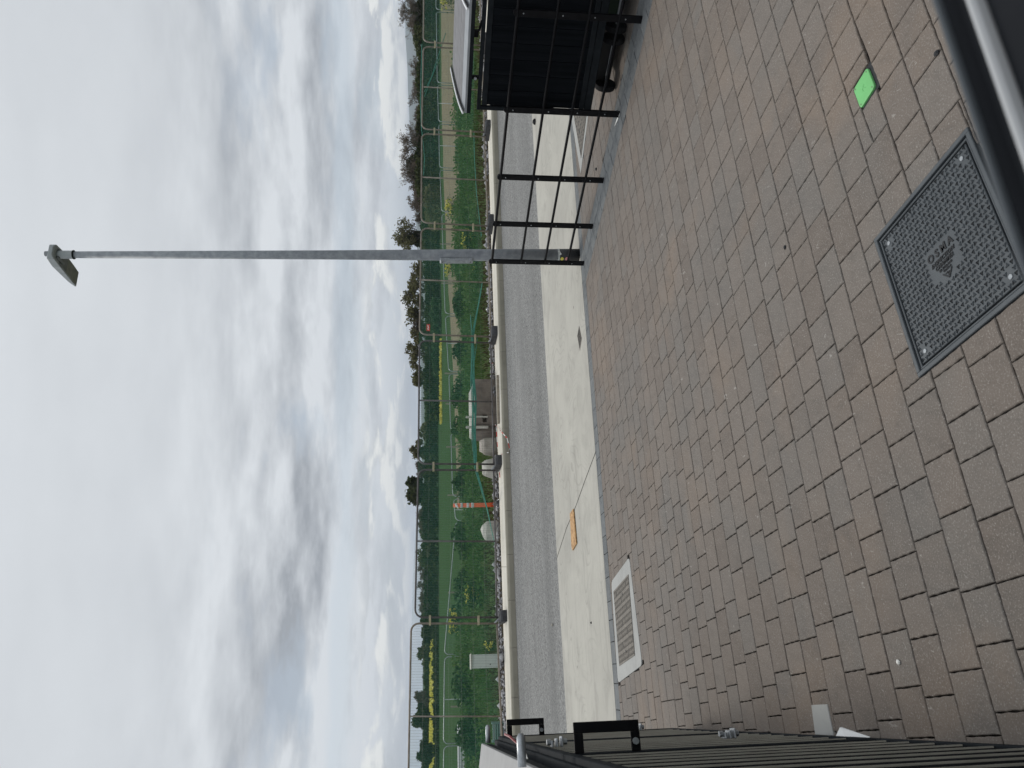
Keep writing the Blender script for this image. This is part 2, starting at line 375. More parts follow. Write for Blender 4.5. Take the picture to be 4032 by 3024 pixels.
MT['petal'] = mat('rape_flower', rough=.6, fn=leaf_fn((.50, .44, .05), (.66, .60, .09), (.74, .70, .20)))
MT['stone'] = mat('rubble_stone', rough=.9, fn=lambda t, b: t.link(t.mix(attr(t), (.12, .115, .12), (.42, .41, .42)), b.inputs['Base Color']))

def net_fn(t, b):
    b.inputs['Base Color'].default_value = (.05, .19, .13, 1); b.inputs['Roughness'].default_value = .7
    tl = t.add('ShaderNodeBsdfTranslucent'); tl.inputs[0].default_value = (.08, .30, .21, 1)
    m0 = t.add('ShaderNodeMixShader'); m0.inputs[0].default_value = .5; t.link(b.outputs[0], m0.inputs[1]); t.link(tl.outputs[0], m0.inputs[2])
    tr = t.add('ShaderNodeBsdfTransparent'); m1 = t.add('ShaderNodeMixShader')
    n = t.noise(pos(t), .9, 4, .6, .6); t.link(t.mr(n, .35, .7, .11, .20), m1.inputs[0])
    t.link(tr.outputs[0], m1.inputs[1]); t.link(m0.outputs[0], m1.inputs[2]); t.link(m1.outputs[0], t.n['Material Output'].inputs[0])
MT['net'] = mat('green_debris_net', fn=net_fn)
def crop_fn(t, b):
    p = pos(t); vr = t.add('ShaderNodeVectorRotate'); vr.rotation_type = 'Z_AXIS'; t.link(p, vr.inputs['Vector']); vr.inputs['Angle'].default_value = R_(4)
    v = t.add('ShaderNodeVectorMath'); v.operation = 'MULTIPLY'; t.link(vr.outputs[0], v.inputs[0]); v.inputs[1].default_value = (.02, .6, 1)
    n = t.noise(v.outputs[0], 1., 5, .6); c = t.mix(t.mr(n, .3, .7), (.022, .048, .015), (.036, .070, .023))
    n2 = t.noise(p, 2.2, 5, .7); c = t.mix(t.mr(n2, .45, .75, 0, .5), c, (.065, .11, .03))
    # bare track and dry headland inside the ground sheet
    s_ = t.sep(p); x, y = s_[0], s_[1]
    t.link(c, b.inputs['Base Color']); bump(t, b, n2, .6, .1)
MT['crop'] = mat('young_crop', rough=1., fn=crop_fn, spec=.02)
MT['track'] = M('bare_earth_track', (.13, .11, .072), (.215, .185, .125), .8, 1., spec=.02, bs=.3, bd=.03)
MT['earth'] = M('dark_earth', (.035, .030, .020), (.085, .072, .05), 4, 1., spec=.02, bs=.6, bd=.03)
MT['bank'] = M('grassy_bank', (.035, .055, .02), (.07, .10, .035), 3, 1., spec=.02, bs=.6, bd=.05)
MT['hill'] = M('far_hill', (.045, .06, .045), (.07, .09, .06), .002, 1., spec=.02)

# ------------------------------------------------------------------ ground: one sheet to the horizon
def mound(t, s):
    n = .10*math.sin(t*.9+1)+.08*math.sin(t*.37+s*.6)+.05*math.sin(t*2.1+s)
    def sm(a, b, v):
        v = min(1, max(0, (v-a)/(b-a))); return v*v*(3-2*v)
    up = sm(18.2, 23.5, s); dn = sm(25.2, 29.5, s)
    return .085*(1-sm(24, 29, s)) + up*(.27+n)*(1-dn) - dn*1.12
def ground_sheet():
    tt = list(np.linspace(-40, 50, 46)); tt = [-9000, -3000, -900, -300, -120, -70]+tt+[80, 140, 300, 900, 3000, 9000]
    ss = [-60, -20, 0, 5, 10, 15, 16.2, 17.0, 17.6]+list(np.arange(18.2, 31, .6))+[34, 40, 60, 90, 130, 200, 330, 600, 1500, 4000, 12000]
    m = MB()
    for s in ss:
        for t in tt:
            z = -.16 if s < 17 else mound(t, s)
            if s > 60: z = -1.14 + (.0 if s < 200 else 0)
            if s <= 17.0: z = -.16
            m.v.append(tuple(F(t, s, z))); m.t.append(0)
    n = len(tt)
    for i in range(len(ss)-1):
        for j in range(n-1): m.f.append((i*n+j, i*n+j+1, (i+1)*n+j+1, (i+1)*n+j))
    o = m.build('ground', MT['crop'], smooth=True); tag(o, kind='structure')
    m = MB()   # grassy bank skin just over the sheet
    T2 = np.linspace(-30, 45, 60); S2 = np.linspace(17.2, 33, 34); n = len(T2)
    for s in S2:
        for t in T2: m.v.append(tuple(F(t, s, mound(t, s)+.012 - (.03 if s > 32 else 0)))); m.t.append(0)
    for i in range(len(S2)-1):
        for j in range(n-1): m.f.append((i*n+j, i*n+j+1, (i+1)*n+j+1, (i+1)*n+j))
    tag(m.build('grass_bank', MT['bank'], smooth=True), kind='structure')
    # bare earth track between field and fence, right half
    m = MB(); m.cur = 0
    top = [(1733, -400), (1736, 0), (1741, 500), (1757, 1000), (1776, 1300), (1790, 1600), (1796, 1800), (1803, 2050)]
    bot = [(1815, -400), (1815, 0), (1815, 500), (1818, 1000), (1818, 1300), (1818, 1600), (1816, 1800), (1806, 2050)]
    pts = []
    for i in range(len(top)-1):
        for k in range(6):
            f = k/6; a = [top[i][q]*(1-f)+top[i+1][q]*f for q in (0, 1)]; b = [bot[i][q]*(1-f)+bot[i+1][q]*f for q in (0, 1)]
            pts.append((G(a[0]+random.uniform(-1.5, 1.5), a[1], -1.10), G(b[0], b[1], -1.10)))
    for i in range(len(pts)-1): m.poly([pts[i][0], pts[i][1], pts[i+1][1], pts[i+1][0]])
    tag(m.build('track', MT['track']), kind='structure')
ground_sheet()

def strip(name, s0, s1, z0, z1, mt, t0=-60, t1=120):
    m = MB(); m.hexa([F(t0, s0, z0), F(t1, s0, z0), F(t1, s1, z0), F(t0, s1, z0)], [F(t0, s0, z1), F(t1, s0, z1), F(t1, s1, z1), F(t0, s1, z1)])
    return tag(m.build(name, mt), kind='structure')
S_PAVE, S_CON, S_KERB = 7.94, 10.77, 16.12
strip('road', S_CON+.0, S_KERB-.002, -.15, -.012, MT['asphalt'])
# concrete band: bays between saw cuts are one slab, with a shallow cut line
strip('concrete_apron', S_PAVE, S_CON-.003, -.15, 0.0, MT['concrete'])
foot = strip('footpath', S_KERB+.155, 17.35, -.15, .125, MT['footpath'])

# saw cut and cracks in the apron / road: thin dark recess strips lying in the surface
def groove(name, pix, w, z, mt, parent=None, label=None, cat=None):
    m = MB(); P = [G(a, b, z) for a, b in pix]
    for i in range(len(P)-1):
        d = (P[i+1]-P[i]).normalized(); n = Vector((-d.y, d.x, 0))*w/2
        m.poly([P[i]-n, P[i+1]-n, P[i+1]+n, P[i]+n])
    o = m.build(name, mt, parent)
    return o
crack = groove('saw_cut', [(2346, 1777), (2300, 1900), (2268, 1990), (2230, 2080), (2190, 2205)], .009, .003, MT['joint']); tag(crack, kind='structure')
c2 = groove('footpath_joint', [(1974, 2232), (1997, 2232)], .012, .129, MT['kerb']); tag(c2, kind='structure')

# kerb stones: each ~0.915 m long unit
kerb = MB(); kerb.box(F(0, S_KERB+.075, -.12), (ET, ES, EZ), (180, .14, .06)); kb = tag(kerb.build('kerb_bed', MT['kerb']), kind='structure')
t = -14.0; k = 0
while t < 34:
    m = MB(); L = .915; j = random.uniform(-.003, .003)
    prof = [(0, -.09), (.0, .085), (.018, .118), (.035, .128), (.153, .128), (.153, -.09)]
    a = [F(t+.003, S_KERB+s+j, z) for s, z in prof]; b = [F(t+L-.003, S_KERB+s+j, z) for s, z in prof]
    m.hexa(b, a); m.build('kerb_stone', MT['kerb'], kb); t += L

# ------------------------------------------------------------------ block paving
def poly_area(P): return .5*abs(sum(P[i][0]*P[(i+1) % len(P)][1]-P[(i+1) % len(P)][0]*P[i][1] for i in range(len(P))))
def clip(P, a, b, keep_left=True):
    out = []
    def side(p):
        v = (b[0]-a[0])*(p[1]-a[1])-(b[1]-a[1])*(p[0]-a[0]); return v if keep_left else -v
    for i in range(len(P)):
        p, q = P[i], P[(i+1) % len(P)]; sp, sq = side(p), side(q)
        if sp >= 0: out.append(p)
        if sp*sq < 0:
            f = sp/(sp-sq); out.append((p[0]+(q[0]-p[0])*f, p[1]+(q[1]-p[1])*f))
    return out
def ccw(P):
    a = sum(P[i][0]*P[(i+1) % len(P)][1]-P[(i+1) % len(P)][0]*P[i][1] for i in range(len(P)))
    return P if a > 0 else P[::-1]
def subtract(P, Q):
    """convex P minus convex ccw Q -> list of convex pieces"""
    cur = P; out = []
    for i in range(len(Q)):
        a, b = Q[i], Q[(i+1) % len(Q)]
        o = clip(cur, a, b, False)
        if len(o) > 2 and poly_area(o) > .0004: out.append(o)
        cur = clip(cur, a, b, True)
        if len(cur) < 3: break
    if len(cur) > 2 and poly_area(cur) > 1e-7: return out
    return [P]
def inset(P, d):
    n = len(P); out = []
    for i in range(n):
        p0, p1, p2 = Vector(P[i-1]), Vector(P[i]), Vector(P[(i+1) % n])
        e1 = (p1-p0); e2 = (p2-p1)
        if e1.length < 1e-6 or e2.length < 1e-6: continue
        e1.normalize(); e2.normalize(); n1 = Vector((-e1.y, e1.x)); n2 = Vector((-e2.y, e2.x)); bi = n1+n2
        if bi.length < .2: bi = n1
        bi.normalize(); c = max(.45, bi.dot(n1)); out.append(p1 + bi*(d/c))
    return out
xy = lambda v: (v.x, v.y)
AC = R_(25.3); ca, sa = math.cos(AC), math.sin(AC)
E1 = Vector((ca, sa)); E2 = Vector((-sa, ca))
def rectfit(pixs, z=0):
    return ccw([xy(G(a, b, z)) for a, b in pixs])
# cover outlines regularised to rectangles
def rect_from(c, ang, w, h):
    e = Vector((math.cos(ang), math.sin(ang))); f = Vector((-e.y, e.x)); c = Vector(c)
    return [tuple(c + e*(a*w/2) + f*(b*h/2)) for a, b in ((-1, -1), (1, -1), (1, 1), (-1, 1))]
MC = Vector((.459, 2.589)); M_ANG = R_(-62.6)      # inspection cover, first axis runs with the lettering
MQ = rect_from(MC, M_ANG, .622, .645)
GC = Vector((1.262, 3.098)); G_ANG = R_(28.5); GQ = rect_from(GC, G_ANG, .118, .118)
GQh = rect_from(GC + Vector((.006, -.012)), G_ANG, .146, .140)
CQ = rectfit([(2478, 2193), (2529, 2618), (2434, 2690), (2408, 2290)])
CQin = rectfit([(2476, 2262), (2502, 2580), (2441, 2622), (2418, 2329)])
KQ = ccw([xy(G(*p)) for p in ((2287, 683), (2318, 440), (2345, 200), (2246, 440))])
r0 = Vector(xy(G(2569, 0))); r1 = Vector(xy(G(2407, 684))); rd = (r1-r0).normalized(); rn = Vector((rd.y, -rd.x))
if rn.dot(Vector((1, 1))) < 0: rn = -rn
RW = .40
# border band along the railing, and one along the apron
ra = r0 - rd*3; rb = r0 + rd*6
RB = ccw([tuple(ra), tuple(rb), tuple(rb+rn*RW), tuple(ra+rn*RW)])
AB0, AB1 = S_PAVE-.185, S_PAVE
holes = [ccw(MQ), ccw(GQh), CQ, KQ]
def vis(P):
    for p in P:
        d = Vector((p[0], p[1], -H)); dep = d.dot(fw)
        if dep <= .2: continue
        u = 1512 + FPX*d.dot(eu)/dep; v = 2016 - FPX*d.dot(ev)/dep
        if -60 < u < 3084 and v < 4150: return True
    return False
def scr_area(P):
    Q = []
    for p in P:
        d = Vector((p[0], p[1], -H)); dep = max(.3, d.dot(fw)); Q.append((FPX*d.dot(eu)/dep, FPX*d.dot(ev)/dep))
    return poly_area(Q)
apron_a, apron_b = xy(F(-30, S_PAVE)), xy(F(60, S_PAVE)); ab_a, ab_b = xy(F(-30, AB0)), xy(F(60, AB0))
PAV = []
CW = .1815; s = 2.377 - CW*8
while s < 9.5:
    t = -7.0 + random.uniform(0, .2)
    while t < 9.5:
        L = random.choice((.150, .178, .205, .205, .235, .262)); a = (E1*t+E2*s); b = (E1*(t+L)+E2*s); c = (E1*(t+L)+E2*(s+CW)); d = (E1*t+E2*(s+CW))
        P = [tuple(a), tuple(b), tuple(c), tuple(d)]; t += L
        if not vis(P): continue
        P = clip(P, ab_a, ab_b, False)
        if len(P) < 3: continue
        pcs = [P]
        for Q in [RB]+holes:
            nx = []
            for p in pcs: nx += subtract(p, Q)
            pcs = nx
        for p in pcs:
            if poly_area(p) > .0028: PAV.append((p, 'paver', random.random()))
    s += CW
# railing border: two running courses
for row in range(2):
    t = random.uniform(0, .1)
    w0, w1 = RW*row/2, RW*(row+1)/2
    while t < 9:
        L = random.choice((.178, .205, .235)); P = ccw([tuple(ra+rd*t+rn*w0), tuple(ra+rd*(t+L)+rn*w0), tuple(ra+rd*(t+L)+rn*w1), tuple(ra+rd*t+rn*w1)]); t += L
        if not vis(P): continue
        P = clip(P, ab_a, ab_b, False)
        if len(P) < 3: continue
        pcs = [P]
        for Q in holes:
            nx = []
            for p in pcs: nx += subtract(p, Q)
            pcs = nx
        for p in pcs:
            if poly_area(p) > .002: PAV.append((p, 'grey', random.random()))
t = -8.
while t < 14:
    L = random.choice((.178, .205, .235)); P = ccw([xy(F(t, AB0)), xy(F(t+L, AB0)), xy(F(t+L, AB1-.004)), xy(F(t, AB1-.004))]); t += L
    if not vis(P): continue
    pcs = subtract(P, CQ)
    for p in pcs:
        if poly_area(p) > .003: PAV.append((p, 'grey', random.random()))

def add_paver(m, P, tint, fine):
    P = ccw([tuple(q) for q in P]); base = inset(P, .0019)
    if len(base) < 3: return
    ring = []
    n = len(base)
    for i in range(n):
        a, b = base[i], base[(i+1) % n]; L = (b-a).length
        ring.append(a + Vector((random.uniform(-1, 1), random.uniform(-1, 1)))*.0012)
        k = (6 if L > .1 else 2) if fine else 1
        nrm = Vector((-(b-a).y, (b-a).x)).normalized()
        for j in range(1, k):
            w = random.uniform(-.0010, .0008) + (.0020 if j % 2 else 0)
            if fine and random.random() < .04: w += random.uniform(.0005, .002)
            ring.append(a+(b-a)*((j+random.uniform(-.25, .25))/k) + nrm*w)
    top = inset([tuple(q) for q in ring], .0030)
    if len(top) != len(ring): top = [q*1 for q in ring]
    z = random.uniform(-.0012, .0012); tx, ty = random.uniform(-.003, .003), random.uniform(-.003, .003); c = sum(ring, Vector((0, 0)))/len(ring)
    zz = lambda q: z + (q.x-c.x)*tx + (q.y-c.y)*ty
    i0 = len(m.v); k = len(ring)
    for q in top: m.v.append((q.x, q.y, zz(q))); m.t.append(tint)
    for q in ring: m.v.append((q.x, q.y, zz(q)-.0030)); m.t.append(tint)
    for q in ring: m.v.append((q.x, q.y, -.02)); m.t.append(tint)
    m.f.append(tuple(range(i0, i0+k)))
    for a in (0, 1):
        for j in range(k): m.f.append((i0+a*k+k*0+j, i0+(a+1)*k+j, i0+(a+1)*k+(j+1) % k, i0+a*k+(j+1) % k))
bed = MB(); bed.hexa([F(-9, -1, -.15), F(16, -1, -.15), F(16, S_PAVE-.002, -.15), F(-9, S_PAVE-.002, -.15)], [F(-9, -1, -.013), F(16, -1, -.013), F(16, S_PAVE-.002, -.013), F(-9, S_PAVE-.002, -.013)])
drive = tag(bed.build('driveway', MT['joint']), kind='structure')
PAV.sort(key=lambda q: -scr_area(q[0]))
rest = {'paver': MB(), 'grey': MB()}
for i, (P, kd, tn) in enumerate(PAV):
    tn = .02+.98*tn
    if i < 298:
        m = MB(); add_paver(m, P, tn, True); m.build('paver', MT['paver' if kd == 'paver' else 'grey_paver'], drive)
    else: add_paver(rest[kd], P, tn, i < 900)
tag(rest['paver'].build('pavers', MT['paver'], drive), kind='stuff')
tag(rest['grey'].build('border_pavers', MT['grey_paver'], drive), kind='stuff')

# one infill block of raw concrete near the bin store
m = MB(); P = [xy(G(3197, 2776)), xy(G(3259, 2773)), xy(G(3285, 2897)), xy(G(3212, 2893))]; P = ccw(P)
m.hexa([(a, b, -.01) for a, b in P], [(a, b, .004) for a, b in P])
tag(m.build('concrete_patch', MT['slab'], bevel=.002), 'small pale grey concrete infill patch set in the brown paving by the left bin store', 'concrete patch')

# ------------------------------------------------------------------ inspection chamber cover
def local(c, ang):
    e = Vector((math.cos(ang), math.sin(ang), 0)); f = Vector((-e.y, e.x, 0)); c = Vector((c[0], c[1], 0))
    return lambda a, b, z=0.: c + e*a + f*b + EZ*z, e, f
def inspection_cover():
    L, e, f = local(MC, M_ANG); root = thing('inspection_cover', L(0, 0), 'large square dark grey inspection chamber cover with raised tread, set in the brown paving', 'inspection cover')
    W, D = .622, .645; fr = MB()
    for (a, b, w, d) in ((0, D/2-.009, W, .018), (0, -D/2+.009, W, .018), (W/2-.009, 0, .018, D-.036), (-W/2+.009, 0, .018, D-.036)):
        fr.box(L(a, b, -.010), (e, f, EZ), (w, d, .032))
    for (a, b, w, d) in ((0, D/2-.027, W-.036, .008), (0, -D/2+.027, W-.036, .008), (W/2-.027, 0, .008, D-.052), (-W/2+.027, 0, .008, D-.052)):
        fr.box(L(a, b, -.012), (e, f, EZ), (w, d, .022))
    fr.build('frame', MT['cover'], root, bevel=.002)
    g = MB(); g.box(L(0, 0, -.022), (e, f, EZ), (W-.03, D-.03, .008)); g.build('gap', MT['pit'], root)
    lw, ld = W-.078, D-.078
    lid = MB(); lid.box(L(0, 0, -.009), (e, f, EZ), (lw, ld, .016)); lid = lid.build('lid', MT['cover'], root, bevel=.002)
    # tread: rows of small wedges, recess shade painted as flat dark triangles inside raised lips
    tr = MB(); pit = MB(); nx, ny = 26, 26
    for i in range(nx):
        for j in range(ny):
            a = -lw/2 + lw*(i+.5)/nx; b = -ld/2 + ld*(j+.5)/ny
            if -.088 < a < .088 and -.06 < b < .06: continue
            if abs(a) < .04 and -.085 < b < 0: continue
            if any((a-sx*(lw/2-.035))**2+(b-sy*(ld/2-.035))**2 < .0004 for sx in (-1, 1) for sy in (-1, 1)): continue
            r = .0100; ph = ((i+j) % 2)*math.pi + (math.pi/6 if j % 2 else -math.pi/6) + (.35 if (i*7+j*3) % 5 == 0 else 0)
            q = [L(a+r*math.cos(ph+k*2.094), b+r*math.sin(ph+k*2.094), 0) for k in range(3)]
            q2 = [L(a+r*.62*math.cos(ph+k*2.094), b+r*.62*math.sin(ph+k*2.094), 0) for k in range(3)]
            for k in range(3):     # raised rim walls around each dark triangle
                k2 = (k+1) % 3
                if k == 2: continue
                tr.hexa([q[k]+EZ*-.001, q[k2]+EZ*-.001, q2[k2]+EZ*-.001, q2[k]+EZ*-.001], [q[k]+EZ*.0008, q[k2]+EZ*.0008, q2[k2]+EZ*.0036, q2[k]+EZ*.0036])
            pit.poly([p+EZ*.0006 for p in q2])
    tag(tr.build('tread_lugs', MT['cover'], lid), kind='stuff'); tag(pit.build('tread_recess_shade', MT['pit'], lid), kind='stuff')
    for sx in (-1, 1):
        for sy in (-1, 1):
            b_ = MB(); c = L(sx*(lw/2-.035), sy*(ld/2-.035), 0)
            b_.tube([c+EZ*-.003, c+EZ*.002], .0085, 10); b_.build('screw', MT['galv'], root)
    def text(body, a, b, size, sp=1., ital=.0):
        cu = bpy.data.curves.new('lettering', 'FONT'); cu.body = body; cu.size = size; cu.extrude = .0013; cu.align_x = 'CENTER'; cu.align_y = 'CENTER'
        cu.space_character = sp; cu.shear = ital; cu.offset = size*.03
        o = bpy.data.objects.new('tmp', cu); COL.objects.link(o); bpy.context.view_layer.update()
        me = bpy.data.meshes.new_from_object(o); bpy.data.objects.remove(o)
        me.materials.clear(); me.materials.append(MT['pit'])
        o = bpy.data.objects.new('lettering', me); COL.objects.link(o); mw = Matrix(((e.x, f.x, 0, 0), (e.y, f.y, 0, 0), (0, 0, 1, 0), (0, 0, 0, 1)))
        p = L(a, b, .0005); mw.translation = p - root.location; o.parent = lid
        o.matrix_parent_inverse = Matrix.Identity(4); mw.translation = p; 
        o.matrix_basis = mw; o.matrix_parent_inverse = lid.matrix_world.inverted() if False else Matrix.Translation(-root.location) @ Matrix.Translation(root.location)
        return o
    T = [text('OSMA', 0, .034, .042, 1.5), text('INSPECTION', 0, .002, .0215, 1.1, .3), text('CHAMBER', 0, -.018, .0215, 1.1, .3),
         text('BS 7158 AAB', 0, -.035, .012, 1.1), text('CLASS A', .004, -.047, .011, 1.1)]
    v = MB()
    for a0, b0, a1, b1 in ((-.026, -.054, 0, -.082), (0, -.082, .026, -.054), (-.012, -.06, .010, -.062), (.0, -.058, .002, -.074)):
        d = Vector((a1-a0, b1-b0)); n = Vector((-d.y, d.x)).normalized()*.0022
        v.hexa([L(a0-n.x, b0-n.y, 0), L(a1-n.x, b1-n.y, 0), L(a1+n.x, b1+n.y, 0), L(a0+n.x, b0+n.y, 0)], [L(a0-n.x, b0-n.y, .0018), L(a1-n.x, b1-n.y, .0018), L(a1+n.x, b1+n.y, .0018), L(a0+n.x, b0+n.y, .0018)])
    v.build('emblem', MT['pit'], lid)
inspection_cover()

def green_cover():
    L, e, f = local(GC, G_ANG); root = thing('stopcock_cover', L(0, 0), 'small square light green plastic stopcock cover sunk between brown pavers', 'valve cover')
    h = .059; c = .014; prof = [(-h+c, -h), (h-c, -h), (h-.004, -h+.004), (h, -h+c), (h, h-c), (h-.004, h-.004), (h-c, h), (-h+c, h), (-h+.004, h-.004), (-h, h-c), (-h, -h+c), (-h+.004, -h+.004)]
    m = MB(); m.hexa([L(a, b, -.02) for a, b in prof], [L(a, b, .001) for a, b in prof]); m.build('lid', MT['green'], root, bevel=.003, seg=2)
    g = MB(); P = ccw(GQh); g.hexa([(a, b, -.02) for a, b in P], [(a, b, -.0085) for a, b in P]); g.build('pit', MT['pit'], root)
    for sx in (-1, 1):
        for sy in (-1, 1):
            b = MB(); p = L(sx*.046, sy*.046, 0); b.tube([p+EZ*-.002, p+EZ*.0016], .0036, 8); b.build('screw', MT['iron'], root)
    b = MB()
    b.tube([L(-.014, .004, .0012), L(-.006, .010, .0012), L(.006, .004, .0012), L(.012, -.010, .0012)], .0016, 5)
    b.tube([L(-.008, -.010, .0012), L(.002, -.002, .0012), L(.008, .012, .0012)], .0016, 5)
    b.build('emblem', MT['green'], root)
green_cover()

def drain_cover(name, Q, Qin, label, rows, cols, z=.003, rounded=.05):
    c = sum((Vector(q) for q in Q), Vector((0, 0)))/4; root = thing(name, (c.x, c.y, 0), label, 'drain cover')
    # rounded slab
    P = []
    for i in range(4):
        a, b, d = Vector(Q[i-1]), Vector(Q[i]), Vector(Q[(i+1) % 4])
        u = (a-b).normalized()*rounded; v = (d-b).normalized()*rounded
        P += [b+u, b+(u+v)*.28, b+v]
    m = MB(); m.hexa([(p.x, p.y, -.01) for p in P], [(p.x, p.y, z) for p in P]); m.build('surround', MT['slab'], root, bevel=.002)
    A, B, C, D = [Vector(q) for q in Qin]
    at = lambda u, v: (A*(1-u)+B*u)*(1-v)+(D*(1-u)+C*u)*v
    m = MB(); m.hexa([(p.x, p.y, z-.002) for p in (A, B, C, D)], [(p.x, p.y, z+.0015) for p in (A, B, C, D)]); m.build('cover_plate', MT['pit'], root)
    m = MB(); zt = z+.004
    for i in range(cols+1):
        for (w0, w1) in (((i)/cols-.18/cols, (i)/cols+.18/cols),):
            w0, w1 = max(0, w0), min(1, w1); q = [at(w0, 0), at(w1, 0), at(w1, 1), at(w0, 1)]
            m.hexa([(p.x, p.y, z+.001) for p in q], [(p.x, p.y, zt) for p in q])
    for j in range(rows+1):
        w0, w1 = max(0, j/rows-.16/rows), min(1, j/rows+.16/rows); q = [at(0, w0), at(1, w0), at(1, w1), at(0, w1)]
        m.hexa([(p.x, p.y, z+.0012) for p in q], [(p.x, p.y, zt+.0006) for p in q])
    for i in range(cols):
        for j in range(rows):
            if (i*5+j*3) % 11 == 0: continue
            u0, v0 = (i+.5)/cols, (j+.5)/rows; q = [at(u0-.26/cols, v0-.3/rows), at(u0+.26/cols, v0), at(u0-.26/cols, v0+.3/rows)]
            m.hexa([(p.x, p.y, z+.001) for p in q], [(p.x, p.y, zt-.0003) for p in q])
    tag(m.build('tread_bars', MT['iron'], root), kind='stuff')
    for u0, v0 in ((.5, .12), (.56, .85)):
        p = at(u0, v0); k = MB(); k.tube([(p.x, p.y, z), (p.x, p.y, zt+.002)], .014, 8); k.build('key_hole', MT['pit'], root)
def order(Q):    # start at the corner nearest the camera-left so axes are predictable
    i = min(range(4), key=lambda k: Q[k][0]); return Q[i:]+Q[:i]
drain_cover('drain_cover', order(CQ), order(CQin), 'rectangular cast iron cover in a pale concrete surround beside the grey paver edge, left side', 7, 18)
kc = sum((Vector(q) for q in KQ), Vector((0, 0)))/4
KIN = [tuple(kc+(Vector(q)-kc)*.74) for q in KQ]
drain_cover('drain_cover', order(KQ), order(KIN), 'dark grated cover in a white concrete surround behind the black railing', 6, 9, rounded=.01)
# small grate in the apron
P = ccw([xy(G(*p)) for p in ((2274, 1372), (2278, 1283), (2290, 1292), (2289, 1378))])
P = ccw([xy(G(2281, 1283)), xy(G(2291, 1333)), xy(G(2284, 1381)), xy(G(2274, 1322))])
m = MB(); m.hexa([(a, b, -.02) for a, b in P], [(a, b, .004) for a, b in P])
sg = m.build('small_grate', MT['iron'], bevel=.002); tag(sg, 'small diamond-laid dark metal cover in the cream concrete apron', 'drain cover')
m = MB(); A, B, C, D = [Vector(q) for q in P]
for i in range(1, 9):
    u = i/9; p, q = A*(1-u)+B*u, D*(1-u)+C*u; d = (q-p)*.06; m.hexa([(p.x+d.x, p.y+d.y, .003), (q.x-d.x, q.y-d.y, .003), (q.x-d.x+.008, q.y-d.y, .003), (p.x+d.x+.008, p.y+d.y, .003)], [(p.x+d.x, p.y+d.y, .0065), (q.x-d.x, q.y-d.y, .0065), (q.x-d.x+.008, q.y-d.y, .0065), (p.x+d.x+.008, p.y+d.y, .0065)])
m.build('bars', MT['pit'], sg)

